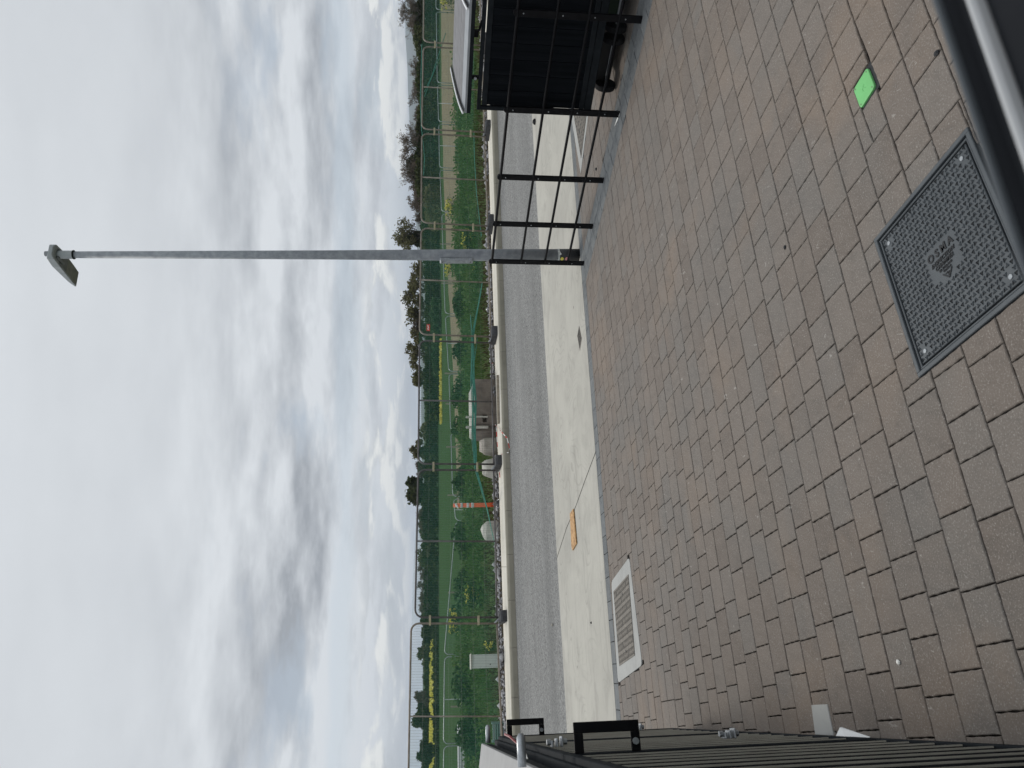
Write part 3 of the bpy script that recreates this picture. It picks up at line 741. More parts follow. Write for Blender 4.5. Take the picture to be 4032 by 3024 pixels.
# ------------------------------------------------------------------ lamp post
def lamp():
    b = G(2279, 1004.5); Y = b.y; EZ = PY(282, 1003, Y)-b; EZ = EZ/EZ.z; root = thing('street_lamp', b, 'tall galvanised steel street lamp with one grey lantern, beside the black railing end', 'street lamp')
    zt = PY(282, 1003, Y).z; zb = PY(2197, 1003, Y).z
    m = MB(); z0, z1 = zb, zt
    m.tube([b+EZ*z0, b+EZ*1.2, b+EZ*(z1*.5), b+EZ*z1], [.073, .070, .054, .038], 20); m.build('pole', MT['pole'], root, smooth=True)
    m = MB(); m.tube([b+EZ*-.02, b+EZ*(zb-.0)], [.075, .0745], 20); bs = m.build('painted_base', MT['bitumen'], root, smooth=True)
    m = MB(); m.tube([b+EZ*(zb-.012), b+EZ*(zb+.008)], .0765, 20); m.build('paint_line', MT['cabinet'], root)
    vd = Vector((-b.x, -b.y, 0)).normalized(); vr = Vector((-vd.y, vd.x, 0))      # vr points to image right? fixed below
    if vr.x < 0: vr = -vr
    def sticker(name, mt, side, z, w, h, rnd=False, rot=0.):
        m = MB(); n = 14 if rnd else 4; pts = []
        for k in range(n):
            if rnd: q = 2*math.pi*k/n; a, c = math.cos(q)*w/2, math.sin(q)*h/2
            else: a, c = ((-w/2, -h/2), (w/2, -h/2), (w/2, h/2), (-w/2, h/2))[k]
            a, c = a*math.cos(rot)-c*math.sin(rot), a*math.sin(rot)+c*math.cos(rot)
            th = side + a/.076; pts.append(b + (vd*math.cos(th)+vr*math.sin(th))*.0775 + EZ*(z+c))
        m.poly(pts); o = m.build(name, mt, bs); return o
    sticker('round_label', MT['yellow'], -.62, PY(2210, 1003, Y).z, .046, .040, True)
    sticker('round_label', MT['pink'], -.62, PY(2228, 1003, Y).z, .046, .040, True)
    sticker('paper_label', MT['white'], .35, PY(2200, 1003, Y).z, .050, .026, False, .5)
    # door cover on the left front
    zc0, zc1 = PY(1732, 1020, Y).z, PY(1862, 1020, Y).z; th = -1.0; n = vd*math.cos(th)+vr*math.sin(th); tg = Vector((-n.y, n.x, 0))
    m = MB(); m.box(b+n*.079+EZ*((zc0+zc1)/2), (tg, n, EZ), (.082, .036, zc0-zc1)); dc = m.build('door_cover', MT['galv'], root, bevel=.01, seg=3)
    for zz in (zc0-.03, zc1+.03):
        m = MB(); m.tube([b+n*.090+EZ*zz, b+n*.099+EZ*zz], .008, 8); m.build('bolt', MT['black'], dc)
    # lantern reaching out over the road
    ax = ES.copy(); sx = ET.copy(); top = b+EZ*zt
    m = MB(); m.tube([top+EZ*-.02, top+EZ*.11, top+EZ*.16], [.047, .047, .041], 16); m.build('collar', MT['lampbody'], root, smooth=False)
    m = MB(); m.tube([top+EZ*-.028, top+EZ*-.018], .052, 16); m.build('seal_ring', MT['black'], root)
    zb_ = .145
    def ringp(o, w, za, zb2): c = top + ax*o; return [c-sx*w/2+EZ*za, c+sx*w/2+EZ*za, c+sx*w/2+EZ*zb2, c-sx*w/2+EZ*zb2]
    secs = [(-.10, .12, zb_+.015, zb_+.06), (-.07, .18, zb_, zb_+.075), (.08, .205, zb_-.003, zb_+.08), (.24, .205, zb_, zb_+.068), (.44, .205, zb_+.008, zb_+.052), (.57, .19, zb_+.014, zb_+.032)]
    m = MB()
    for i in range(len(secs)-1): m.hexa(ringp(*secs[i]), ringp(*secs[i+1]))
    hd = m.build('lantern_housing', MT['lampbody'], root, bevel=.004)
    m = MB(); m.hexa(ringp(.24, .175, zb_-.004, zb_+.01), ringp(.54, .165, zb_+.004, zb_+.018)); m.build('lantern_glass', MT['glass'], hd)
    m = MB(); m.hexa(ringp(.06, .175, zb_-.012, zb_+.01), ringp(.225, .175, zb_-.010, zb_+.01)); m.build('gear_cover', MT['lampdark'], hd)
    m = MB(); m.box(top+ax*.0+EZ*(zb_+.085), (sx, ax, EZ), (.05, .08, .02)); m.tube([top+ax*-.02+EZ*(zb_+.09), top+ax*-.02+EZ*(zb_+.125)], .030, 12); m.build('photocell', MT['trim'], hd)
    m = MB(); m.box(top+ax*.05+EZ*(zb_-.01), (sx, ax, EZ), (.12, .16, .05)); m.build('bracket', MT['lampdark'], root, bevel=.01)
lamp()

# ------------------------------------------------------------------ black railing
def railing():
    feet = [(2529, 84), (2436, 439), (2376, 707), (2334, 893), (2300, 1043)]
    tops = [(2042, 66), (1997, 421), (1969, 700), (1947, 889), (1929, 1043)]
    root = thing('estate_railing', G(*feet[2]), 'black painted steel estate railing of flat posts and four horizontal bars between the two driveways', 'railing')
    B = [G(*p) for p in feet]; dirv = (B[0]-B[4]); dirv.z = 0; dirv.normalize(); nn = Vector((-dirv.y, dirv.x, 0))
    # straight line fit
    c = sum(B, Vector())/5; B = [c + dirv*(p-c).dot(dirv) for p in B]
    Tz = [PY(t_[0], t_[1], b.y).z for t_, b in zip(tops, B)]
    B = [B[0]+dirv*1.02, ] + B; Tz = [Tz[0]] + Tz
    hts = []
    rows = {0: [(2045, 66), (1999, 421), (1971, 700), (1950, 889), (1934, 1030)], 1: [(2210, 66), (2146, 421), (2096, 700), (2066, 889), (2044, 1035)],
            2: [(2355, 66), (2262, 421), (2197, 700), (2158, 889), (2131, 1035)], 3: [(2466, 66), (2385, 421), (2298, 700), (2250, 889), (2215, 1035)]}
    for r, L in rows.items(): hts.append([PY(x, y, b.y).z for (x, y), b in zip(L, B[1:])])
    zr = [sum(h)/len(h) for h in hts]
    top = sum(Tz)/len(Tz)
    for i, b in enumerate(B):
        m = MB(); m.box(b+EZ*(top/2-.005), (nn, dirv, EZ), (.022, .062, top+.01)); o = m.build('post', MT['black'], root, bevel=.002)
        m = MB(); m.tube([b+EZ*top-nn*.0125, b+EZ*top+nn*.0125], .031, 14); m.build('post_cap', MT['black'], o)
        if i:
            for z in zr:
                m = MB(); m.tube([b+EZ*(z-.05)+nn*.0, b+EZ*(z-.05)-nn*.0135], .006, 8); m.build('rivet', MT['galv'], o)
    for k, z in enumerate(zr):
        m = MB(); m.tube([B[-1]-dirv*.01+EZ*z, B[0]+dirv*.02+EZ*z], .0150 if k == 0 else .0135, 10); m.build('rail', MT['black'], root, smooth=True)
    return zr
railing()

# ------------------------------------------------------------------ right bin store
def bin_store_right():
    A = G(2430, 457); a_ = Vector((.66, -.75, 0)).normalized(); n_ = Vector((-a_.y, a_.x, 0))
    if n_.y < 0: n_ = -n_                                   # points away from the camera
    P = lambda a, b, z: A + a_*a + n_*b + EZ*z
    ax = (a_, n_, EZ)
    root = thing('bin_store', A, 'dark grey boarded bin store with raised lid, behind the black railing on the right', 'bin store')
    zt = PY(1877, 470, A.y).z; W = 2.3; D = .80; zb = .265
    fr = MB()
    def bx(m, a0, a1, b0, b1, z0, z1): m.box(P((a0+a1)/2, (b0+b1)/2, (z0+z1)/2), ax, (a1-a0, b1-b0, z1-z0))
    bx(fr, 0, .035, 0, .04, .14, zt-.035); bx(fr, 0, W, 0, .04, zt-.035, zt); bx(fr, W-.035, W, 0, .04, .10, zt-.035)
    zk = zt-.13; bx(fr, .0, .035, D-.04, D, .0, zk); bx(fr, W-.035, W, D-.04, D, 0, zk); bx(fr, .0, .035, .04, D-.04, zk-.035, zk); bx(fr, W-.035, W, .04, D-.04, zk-.035, zk); bx(fr, .035, W-.035, D-.04, D, zk-.035, zk)
    fr.build('frame', MT['anth'], root, bevel=.003)
    # door leaf frame
    for z0_, z1_, b0_ in ((zt-.095, zt-.045, .006), (zb, zb+.07, .006), (zb+.075, zb+.12, .0)):
        m = MB(); bx(m, .045, W-.045, b0_, .032, z0_, z1_); m.build('door_rail', MT['anth'], root, bevel=.003)
    m = MB(); bx(m, .04, W-.04, .036, .04, zb+.05, zt-.05); m.build('backing', MT['rubber'], root)
    a = .05; w = .150
    while a < W-.06:
        m = MB(); e = min(a+w-.003, W-.045); bx(m, a, e, .012, .036, zb+.121, zt-.096); m.build('board', MT['board'], root, bevel=.002); a += w
    for aa in (.012, W-.03):
        m = MB(); bx(m, aa-.006, aa+.02, .01, .03, .0, .15); bx(m, aa-.014, aa+.028, .0, .04, -.002, .006); m.build('foot', MT['anth'], root)
    # back and far side walls
    for (a0, a1, b0, b1) in ((.036, W-.036, D-.03, D-.01), (.006, .026, .05, D-.05), (W-.026, W-.006, .05, D-.05)):
        m = MB()
        if a1-a0 > .5:
            q = a0
            while q < a1: bx(m, q, min(q+.147, a1), b0, b1, .30, zt-.17); q += .15
        else:
            q = b0
            while q < b1: bx(m, a0, a1, q, min(q+.147, b1), .62 if a0 < .1 else .12, zt-.17); q += .15
        tag(m.build('side_boards', MT['board'], root), kind='stuff')
    # lid, hinged at the back and propped slightly open
    z0 = PY(1852, 467, A.y).z; z1 = PY(1833, 467, A.y).z
    bL = P(-.02, D+.02, 0); zB = PY(1785, 250, bL.y).z
    lid = MB()
    def lz(b, za): return za + (zB-z1)*(max(b, 0)/(D+.02))**.62
    lid.box(P(W/2, -.018, (z0+z1)/2), ax, (W+.05, .02, z1-z0)); li = lid.build('lid', MT['anth'], root, bevel=.002)
    m = MB()
    for i in range(5):
        ee = (-.03, .10, .28, .46, .65, D+.02); b0, b1 = ee[i], ee[i+1]-.004
        q = [P(-.02, b0, lz(b0, z1-.012)), P(W+.02, b0, lz(b0, z1-.012)), P(W+.02, b1, lz(b1, z1-.012)), P(-.02, b1, lz(b1, z1-.012))]
        m = MB(); m.hexa(q, [p+EZ*.022 for p in q]); m.build('lid_board', MT['trim' if i == 0 else 'lidboard'], li, bevel=.002)
    for aa in (-.03, .93):
        pts = [P(aa, -.034+(D+.06)*k/8, lz(-.034+(D+.06)*k/8, z1+.02)) for k in range(9)]
        m = MB()
        for k in range(8):
            p, q = pts[k], pts[k+1]; m.hexa([p, p+a_*.022, q+a_*.022, q], [p+EZ*.012, p+a_*.022+EZ*.012, q+a_*.022+EZ*.012, q+EZ*.012])
        m.build('edge_strip', MT['littrim'], li)  # edge trim, with the light it catches put into its white colour
        m = MB()
        for k in range(8):
            p, q = pts[k]+a_*.026, pts[k+1]+a_*.026; m.hexa([p, p+a_*.022, q+a_*.022, q], [p+EZ*.006, p+a_*.022+EZ*.006, q+a_*.022+EZ*.006, q+EZ*.006])
        m.build('edge_shadow', MT['rubber'], li)  # shadow line beside the trim, painted as a black strip
    for aa, w in ((1.28, .05), (.30, .03)):
        m = MB(); bx(m, aa, aa+w, .004, .03, zt, z0+.004); m.build('lid_prop', MT['black'], root)
    m = MB(); m.tube([P(.72, .02, z0), P(.75, .02, z0-.045), P(.83, .02, zt)], .011, 6); bx(m, .69, .75, .0, .03, z0-.038, z0); m.build('lid_stay', MT['black'], root)
    m = MB(); m.tube([P(.31, -.006, z0-.03), P(.31, .03, z0-.03)], .014, 10); m.build('hinge_pin', MT['galv'], root)
    # wheelie bins standing inside
    def wheelie(a0, label, body):
        w = .50; r = thing('wheelie_bin', P(a0+w/2, .36, 0), label, 'wheelie bin', 'wheelie bins inside the right bin store')
        m = MB(); lo = [P(a0+.05, .34, .05), P(a0+w-.05, .34, .05), P(a0+w-.05, .74, .04), P(a0+.05, .74, .04)]
        hi = [P(a0, .27, .98), P(a0+w, .27, .98), P(a0+w, .77, .98), P(a0, .77, .98)]; m.hexa(lo, hi); m.build('body', body, r, bevel=.02, seg=2)
        m = MB(); m.hexa([P(a0-.01, .26, .985), P(a0+w+.01, .26, .985), P(a0+w+.01, .77, .985), P(a0-.01, .77, .985)], [P(a0+.04, .3, 1.04), P(a0+w-.04, .3, 1.04), P(a0+w-.04, .74, 1.03), P(a0+.04, .74, 1.03)]); m.build('lid', body, r)
        for q in (a0+.01, a0+w-.03):
            m = MB(); m.tube([P(q-.02, .31, .1), P(q+.035, .31, .1)], .1, 24); wh = m.build('wheel', MT['rubber'], r, bevel=.008, seg=2)
            m = MB(); m.tube([P(q-.024, .31, .1), P(q+.0, .31, .1)], .045, 16); m.build('hub', MT['blackbin'], wh)
        m = MB(); m.tube([P(a0+.02, .31, .1), P(a0+w-.02, .31, .1)], .011, 8); m.build('axle', MT['galv'], r)
        return r
    wheelie(.13, 'black wheelie bin nearest the left post of the right bin store, wheels showing below', MT['blackbin'])
    wheelie(.70, 'dark green wheelie bin further right in the right bin store, showing below the boards', MT['greenbin'])
bin_store_right()
m = MB(); p = G(2432, 470); pts = []
for k in range(12):
    q = 2*math.pi*k/12; r = random.uniform(.5, 1); pts.append(p + Vector((.66, -.75, 0))*(math.cos(q)*.05*r) + Vector((-.2, .9, 0))*(math.sin(q)*.13*r) + EZ*.004)
m.poly(pts); tag(m.build('mortar_splash', MT['white']), 'white mortar splash on the grey border pavers by the bin store foot', 'mortar splash')

# ------------------------------------------------------------------ left bin store (seen along its front)
def bin_store_left():
    w0 = Vector((-1.350, 2.76, 0)); a_ = Vector((-.426, 1, 0)).normalized(); n_ = Vector((a_.y, -a_.x, 0))   # a_ away from camera, n_ outward (right)
    P = lambda a, b, z: w0 + a_*a + n_*b + EZ*z
    ax = (a_, n_, EZ)
    def bx(m, a0, a1, b0, b1, z0, z1): m.box(P((a0+a1)/2, (b0+b1)/2, (z0+z1)/2), ax, (a1-a0, b1-b0, z1-z0))
    root = thing('bin_store', P(1, -.4, 0), 'dark grey boarded bin store at the left edge, with black loop handles on its doors', 'bin store')
    D = .80; zt = 1.36; A0, A1 = -1.5, 2.72
    fr = MB()
    bx(fr, A0, A1, -.05, -.01, zt-.04, zt); bx(fr, A0, A1, -.05, -.01, .10, .15); bx(fr, A1-.04, A1, -.05, -.01, .0, zt-.04); bx(fr, A0, A0+.04, -.05, -.01, .0, zt-.04)
    bx(fr, A1-.04, A1, -D, -D+.04, 0, zt); bx(fr, A1-.04, A1, -D+.04, -.05, zt-.04, zt); bx(fr, A0, A1-.04, -D, -D+.04, zt-.04, zt)
    fr.build('frame', MT['anth'], root, bevel=.003)
    m = MB(); bx(m, A0, A1-.05, -.045, -.04, .1, zt-.04); m.build('backing', MT['rubber'], root)
    m = MB(); bx(m, A1-.03, A1-.01, -D+.05, -.06, .12, zt-.05); bx(m, A0, A1-.05, -D+.01, -D+.03, .12, zt-.05); tag(m.build('side_boards', MT['board'], root), kind='stuff')
    def door(a0, a1, handle_at):
        dr = MB(); bx(dr, a0, a0+.03, -.012, .012, .12, zt-.02); bx(dr, a1-.03, a1, -.012, .012, .12, zt-.02)
        bx(dr, a0+.03, a1-.03, -.012, .012, zt-.06, zt-.02); bx(dr, a0+.03, a1-.03, -.012, .012, .12, .16)
        d = dr.build('door', MT['anth'], root, bevel=.003)
        q = a0+.032
        while q < a1-.06:
            m = MB(); bx(m, q, min(q+.142, a1-.032), -.010, .004, .163, zt-.063); m.build('board', MT['board'], d, bevel=.003); q += .146
        m = MB(); q = a0+.032+.143                                  # lit board edges, painted as pale strips
        while q < a1-.06:
            bx(m, q-.004, q+.004, -.006, .009, .163, zt-.063); q += .146
        m.build('lit_edge', MT['litedge'], d)
        if handle_at is None: return
        m = MB(); h = handle_at      # flat black loop handle
        bx(m, h, h+.006, .078, .116, 1.06, 1.305); bx(m, h, h+.006, .012, .0779, 1.27, 1.305); bx(m, h, h+.006, .012, .0779, 1.06, 1.095)
        hd = m.build('handle', MT['black'], d, bevel=.004, seg=2)
        m = MB(); m.tube([P(h-.008, .045, 1.078), P(h+.012, .045, 1.078)], .012, 8); m.build('bolt', MT['galv'], hd)
    door(-1.45, .0, -.03); door(.012, 1.32, None); door(1.335, 2.66, 2.40)
    def hinge(a, z):
        m = MB()
        for k, (dz, sgn) in enumerate(((-.022, 1), (.0, 1), (.022, 1))): bx(m, a-.03, a+.03, .010, .052-.008*k, z+dz-.004, z+dz+.004)
        o = m.build('hinge', MT['galv'], root, bevel=.002)
        for dz in (-.038, .034):
            m = MB(); m.tube([P(a, .03, z+dz-.008), P(a, .03, z+dz+.010)], .013, 6); m.build('hinge_bolt', MT['galv'], o)
    hinge(.66, 1.26); hinge(.66, .47); hinge(2.56, .40)
    # lid: pale grey fascia, boards behind, galvanised lifting lugs
    lz = 1.47
    m = MB(); q0 = [P(A0, -.03, zt+.03), P(A1-.15, -.03, zt+.03), P(A1-.15, -.03, lz-.03), P(A0, -.03, lz-.03)]
    m.hexa([p-n_*.03 for p in q0], q0); li = m.build('lid', MT['anth'], root, bevel=.003)
    for i in range(5):
        b0, b1 = -.025-D*i/5, -.025-D*(i+1)/5+.016; za, zc = lz-.03+.10*i/5, lz-.03+.10*(i+1)/5
        m = MB(); q = [P(A0, b0, za), P(A1-.14, b0, za), P(A1-.14, b1, zc), P(A0, b1, zc)]; m.hexa(q, [p+EZ*.02 for p in q]); m.build('lid_board', MT['lidgrey' if i == 0 else 'lidboard'], li, bevel=.002)
    m = MB()
    for i in range(4):
        bx(m, A1-.19, A1-.145, -.06-i*.18, -.03-i*.18, lz-.06+.02*i, lz-.032+.02*i)
    m.build('lid_batten', MT['black'], li)
    for a, z in ((2.45, 1.425), (-.05, 1.50)):
        m = MB(); m.tube([P(a, -.02, z), P(a, .075, z), P(a, .088, z)], [.016, .016, .008], 10); m.build('lug', MT['galv'], root, smooth=True)
    m = MB(); m.tube([P(.95, .02, 1.40), P(1.0, .05, 1.43), P(1.1, .06, 1.445)], .006, 6); m.build('tie_handle', MT['darkred'], root)
    m = MB(); m.tube([P(.95, .02, 1.40), P(.8, .0, 1.39), P(.6, -.03, 1.40)], .004, 6); m.build('tie_cord', MT['white'], root)
bin_store_left()
# crumpled foil wedge on the paving at the bin store
m = MB(); p = [G(3317, 2863), G(3430, 2902), G(3400, 2925), G(3325, 2915)]
m.hexa([q+EZ*.002 for q in p], [p[0]+EZ*.012, p[1]+EZ*.004, p[2]+EZ*.06, p[3]+EZ*.05]); tag(m.build('foil_scrap', MT['plastic']), 'crumpled white foil scrap on the paving at the foot of the left bin store', 'litter')

# chipboard offcut
P = [G(*p) for p in ((2249, 2022), (2262, 2004), (2274, 2140), (2259, 2167), (2255, 2150))]
P = ccw([xy(q) for q in P]); m = MB(); m.hexa([(a, b, .004) for a, b in P], [(a, b, .018) for a, b in P])
tag(m.build('chipboard_offcut', MT['osb']), 'orange chipboard offcut lying flat on the cream concrete apron', 'board')
# loose stones
for i, (x, y, r, mt, lb) in enumerate(((2176, 2460, .022, 'lump', 'small pale stone on the asphalt close to the apron edge'), (3541, 2607, .010, 'white', 'tiny white pebble on a brown paver near the left bin store'),
      (3093, 974, .010, 'pit', 'small black stone on a brown paver in the middle of the paving'), (2349, 666, .018, 'pit', 'small black stone behind the railing near the white grate surround'),
      (2329, 2452, .014, 'rubber', 'small dark pebble on the concrete apron beyond the drain cover'), (3692, 209, .012, 'pit', 'small black pebble beside the window frame at the right'),
      (2108, 480, .05, 'rubber', 'dark clod at the asphalt edge seen behind the railing'))):
    c = G(x, y); m = MB(); n = 6
    lo = [c+Vector((math.cos(k*1.047), math.sin(k*1.047), 0))*r*random.uniform(.8, 1.2)+EZ*.001 for k in range(n)]
    mid = [q+(q-c)*.1+EZ*r*.4 for q in lo]; hi = [c+(q-c)*.55+EZ*r*.9 for q in lo]
    m.hexa(lo, mid); m.hexa(mid, hi); tag(m.build('stone', MT[mt]), lb, 'stone')

# ------------------------------------------------------------------ window frame at the camera (out of focus)
def window_frame():
    hs = .27; th = R_(22.3); e = Vector((math.cos(th), math.sin(th), 0)); f = Vector((-e.y, e.x, 0))
    p0 = G(3665, 0, H-hs); o = Vector((p0.x, p0.y, 0)); z = H-hs
    root = thing('window_frame', o+EZ*z, 'out of focus black window frame corner crossing the lower right of the view', 'window frame')
    Q = lambda a, b, zz: o + e*a - f*b + EZ*(z+zz)
    def prism(name, mt, pr, bev=.0015):
        m = MB(); m.hexa([Q(-1.2, b, zz) for b, zz in pr], [Q(.9, b, zz) for b, zz in pr]); m.build(name, mt, root, bevel=bev)
    prism('outer_lip', MT['sillgrey'], [(0, -.03), (0, 0), (.004, .002), (.004, -.03)])
    prism('sash', MT['sill'], [(.0045, -.03), (.0045, -.001), (.010, -.008), (.0165, -.004), (.0165, -.03)])
    prism('highlight_strip', MT['sillhighlight'], [(.0175, -.03), (.0175, -.002), (.0195, -.001), (.0215, -.004), (.0215, -.03)])  # highlight along the frame, put in as a pale coloured strip
    prism('inner_sill', MT['sill'], [(.0217, -.04), (.0217, -.008), (.12, -.012), (.12, -.04)])
window_frame()

# ------------------------------------------------------------------ temporary mesh fence
SF = 16.86
def fence_panel(P0, P1, P2, P3, name, label, group, mt, wires=True, r=.021, npx=.052, sec=True):
    """P0 bottom-left, P1 bottom-right, P2 top-right, P3 top-left"""
    root = thing(name, (P0+P1)/2, label, 'fence panel', group)
    u = (P1-P0); rc = .16
    def at(a, b): return (P0*(1-a)+P1*a)*(1-b)+(P3*(1-a)+P2*a)*b
    L = u.length; hgt = (P3-P0).length; ra_ = rc/L; rb_ = rc/hgt
    pts = [at(0, -.02), at(0, 1-rb_)]
    for k in range(1, 5):
        q = math.pi/2*k/4; pts.append(at(ra_*(1-math.cos(q)), 1-rb_+rb_*math.sin(q)))
    pts2 = []
    for k in range(0, 5):
        q = math.pi/2*k/4; pts2.append(at(1-ra_*(1-math.sin(q)), 1-rb_+rb_*math.cos(q)))
    pts += pts2 + [at(1, -.02)]
    sag = random.uniform(-.015, .02)
    m = MB(); m.tube(pts, r, 8); m.build('frame_tube', mt, root, smooth=True)
    m = MB(); m.tube([at(.0, .0), at(.5, -.003), at(1, 0)], r*.9, 8); m.build('bottom_rail', mt, root, smooth=True)
    if sec:
        m = MB(); m.tube([at(.5, 0), at(.5, 1)], r*.8, 8); m.build('middle_post', mt, root, smooth=True)
    if wires:
        m = MB(); n = int(L/npx); w = .0016
        for i in range(1, n):
            a = i/n; m.tube([at(a, 0), at(a, .999 if ra_ < a < 1-ra_ else 1-rb_*.4)], w, 3, False)
        for j in range(1, 7): m.tube([at(0, j/7), at(1, j/7)], w*1.2, 3, False)
        tag(m.build('wire_mesh', MT['wire'], root), kind='stuff')
    return at
J = [(-190, 1670, 1884), (174, 1667, 1895), (517, 1661, 1907), (886, 1659, 1920), (1329, 1652, 1932), (1838, 1647, 1944), (2443, 1632, 1956), (3230, 1606, 1988)]
JR = {5: 1640, 6: 1620}
lbl = ['rightmost mesh fence panel, mostly behind the right bin store', 'mesh fence panel second from the right with its lower part behind the bin store lid', 'mesh fence panel behind the tall bare hawthorn side, right of the street lamp',
       'mesh fence panel crossed by the street lamp pole', 'mesh fence panel in front of the big concrete block', 'mesh fence panel behind which the orange delineator post stands', 'leftmost mesh fence panel, standing in front of the pale cabinet']
lbl[2] = 'mesh fence panel just right of the street lamp, ending beside its yellow flowers'; lbl[3] = 'mesh fence panel crossed by the street lamp pole, with a small red sign'
JP = []
panels = []
for i in range(len(J)-1):
    (y0, t0, b0), (y1, t1, b1) = J[i], J[i+1]
    # panel spans from image right (y0) to image left (y1)
    g = 9 if i < 3 else 12
    ya, yb = y0+g, y1-g
    tl = t1 if i+1 != 6 else 1634
    tr_ = t0 if i != 6 else 1619
    if i == 6: tl = 1605
    P0, P1 = PS(b1, yb, SF), PS(b0, ya, SF); P2, P3 = PS(tr_, ya, SF), PS(tl, yb, SF)
    # keep the lean seen in the photo: posts lean to the right at the top
    lean = {0: 14, 1: 14, 2: 13, 3: 13, 4: 9, 5: 2, 6: 0}[i]
    lb_ = {0: 14, 1: 13, 2: 13, 3: 9, 4: 2, 5: 0, 6: 0}[i]
    P1 = PS(b0, ya+lean, SF); P0 = PS(b1, yb+lb_, SF)
    at = fence_panel(P0, P1, P2, P3, 'mesh_fence', lbl[i], 'temporary mesh fence panels along the far footpath', MT['darksteel' if i in (4, 5) else 'oldsteel'])
    panels.append(at); JP.append((P0, P1, P2, P3))
# clamps belong to panels, rubber blocks are things
for i in range(len(panels)-1):
    # joint between panel i (left end) and panel i+1 (right end)
    for f in (.80, .22):
        a = panels[i](0, f); b = panels[i+1](1, f); c = (a+b)/2; d = (b-a).length
        m = MB(); m.box(c-ES*.02, (ET, ES, EZ), (max(d, .05)+.07, .045, .045))
        par = [o for o in COL.objects if o.name.startswith('mesh_fence')][i]
        m.build('clamp', MT['clamp'], par, bevel=.004)
    a = panels[i](0, 0); c = Vector((a.x, a.y, 0)); 
    r = thing('rubber_foot', c+EZ*.125, ('black rubber fence foot ' + ['behind the black railing, nearest the bin store', 'on the footpath, second from the bin store', 'seen just above the railing end, right of the lamp', 'between the street lamp and the concrete block', 'left of the broken concrete lumps, red tape beside it', 'between the left flower patch and the pale cabinet'][i]), 'fence foot', 'rubber fence feet on the footpath')
    m = MB(); cc = c - ES*.08; prof = [(-.30, .127), (-.30, .22), (-.26, .262), (-.02, .262), (.0, .245), (.02, .262), (.26, .262), (.30, .22), (.30, .127)]
    w = .115
    m.hexa([cc+ES*a_-ET*w+EZ*z_ for a_, z_ in prof[::-1]], [cc+ES*a_+ET*w+EZ*z_ for a_, z_ in prof[::-1]])
    m.build('block', MT['foot'], r, bevel=.012, seg=2)
    m = MB(); m.tube([c+EZ*.2+ET*.03, panels[i+1](1, 0)+EZ*.05], .02, 8); m.build('socket_tube', MT['galv'], r)
# red sign on the panel by the lamp
a = PS(1680, 1303, SF-.03); b = PS(1693, 1277, SF-.03)
m = MB(); c = (a+b)/2; W_, H_ = abs((b-a).dot(ET)), abs(a.z-b.z); m.box(c, (ET, ES, EZ), (W_, .004, H_)); sgn = m.build('fence_sign', MT['red'])
tag(sgn, 'small red rectangular sign with white lettering tied to the mesh fence', 'sign')
m = MB()
z_ = [(-.36, -.25), (-.2, .3), (-.05, -.2), (.12, .25), (.2, -.1), (.36, .3)]
for k in range(5):
    p, q = c+ET*z_[k][0]*W_+EZ*z_[k][1]*H_*.8-ES*.006, c+ET*z_[k+1][0]*W_+EZ*z_[k+1][1]*H_*.8-ES*.006; m.tube([p, q], .008, 4)
m.build('lettering', MT['white'], sgn)
# thin green cord along the fence tops and the debris net
hem = [(1800, -190), (1868, 174), (1864, 517), (1866, 700), (1880, 830), (1898, 950), (1903, 1090), (1888, 1180), (1862, 1330), (1866, 1480), (1871, 1640), (1870, 1740), (1874, 1838), (1893, 1905), (1920, 2010), (1950, 2150), (1955, 2443), (1975, 3230)]
topl = [(1668, -190), (1661, 174), (1656, 400), (1659, 517), (1661, 700), (1657, 886), (1650, 1329), (1645, 1838), (1636, 2100), (1625, 2300), (1622, 2443), (1612, 2700), (1604, 3230)]
def interp(L, y):
    for i in range(len(L)-1):
        if L[i][1] <= y <= L[i+1][1]:
            f = (y-L[i][1])/(L[i+1][1]-L[i][1]); return L[i][0]*(1-f)+L[i+1][0]*f
    return L[-1][0]
net = thing('debris_net', PS(1900, 1500, SF+.06), 'sheer green debris netting hung behind the mesh fence, bunched up along its lower edge', 'netting')
ys = np.linspace(-190, 3230, 170); nr = 10; V = []; 
for y in ys:
    a, b = interp(topl, y), interp(hem, y)
    for k in range(nr+1):
        f = k/nr; x = a*(1-f)+b*f; V.append(tuple(PS(x, y, SF+.05+.03*math.sin(y*.02+f*3)+.015*math.sin(y*.07))))
V = np.array(V); Fq = np.array([[i*(nr+1)+k, (i+1)*(nr+1)+k, (i+1)*(nr+1)+k+1, i*(nr+1)+k+1] for i in range(len(ys)-1) for k in range(nr)])
fast('net_sheet', V, Fq, MT['net'], parent=net, smooth=True)
for j in range(6):
    pts = []; rr = []
    ph = random.uniform(0, 6)
    for y in np.linspace(1110, 2140, 70):
        w = math.exp(-((y-1600)/330)**2); x = interp(hem, y) - (j*3.2-4)*w - 2*math.sin(y*.03+ph)*w; pts.append(PS(x, y, SF+.045+.006*j)); rr.append(.005+.011*w*(1 if j in (1, 2, 3) else .45))
    m = MB(); m.tube(pts, rr, 5); m.build('net_fold', MT['netrope'], net, smooth=True)
for pa in ([(1866, 517), (1868, 620), (1876, 760), (1896, 930)], [(1661, 174), (1655, 400), (1660, 517)], [(1672, 380), (1690, 330), (1730, 230)], [(1672, 360), (1700, 300), (1755, 130)], [(1662, 520), (1672, 620), (1668, 690)], [(1852, 1240), (1868, 1420), (1880, 1330)]):
    m = MB(); m.tube([PS(x, y, SF+.04) for x, y in pa], .010, 5); m.build('net_fold', MT['netrope'], net)

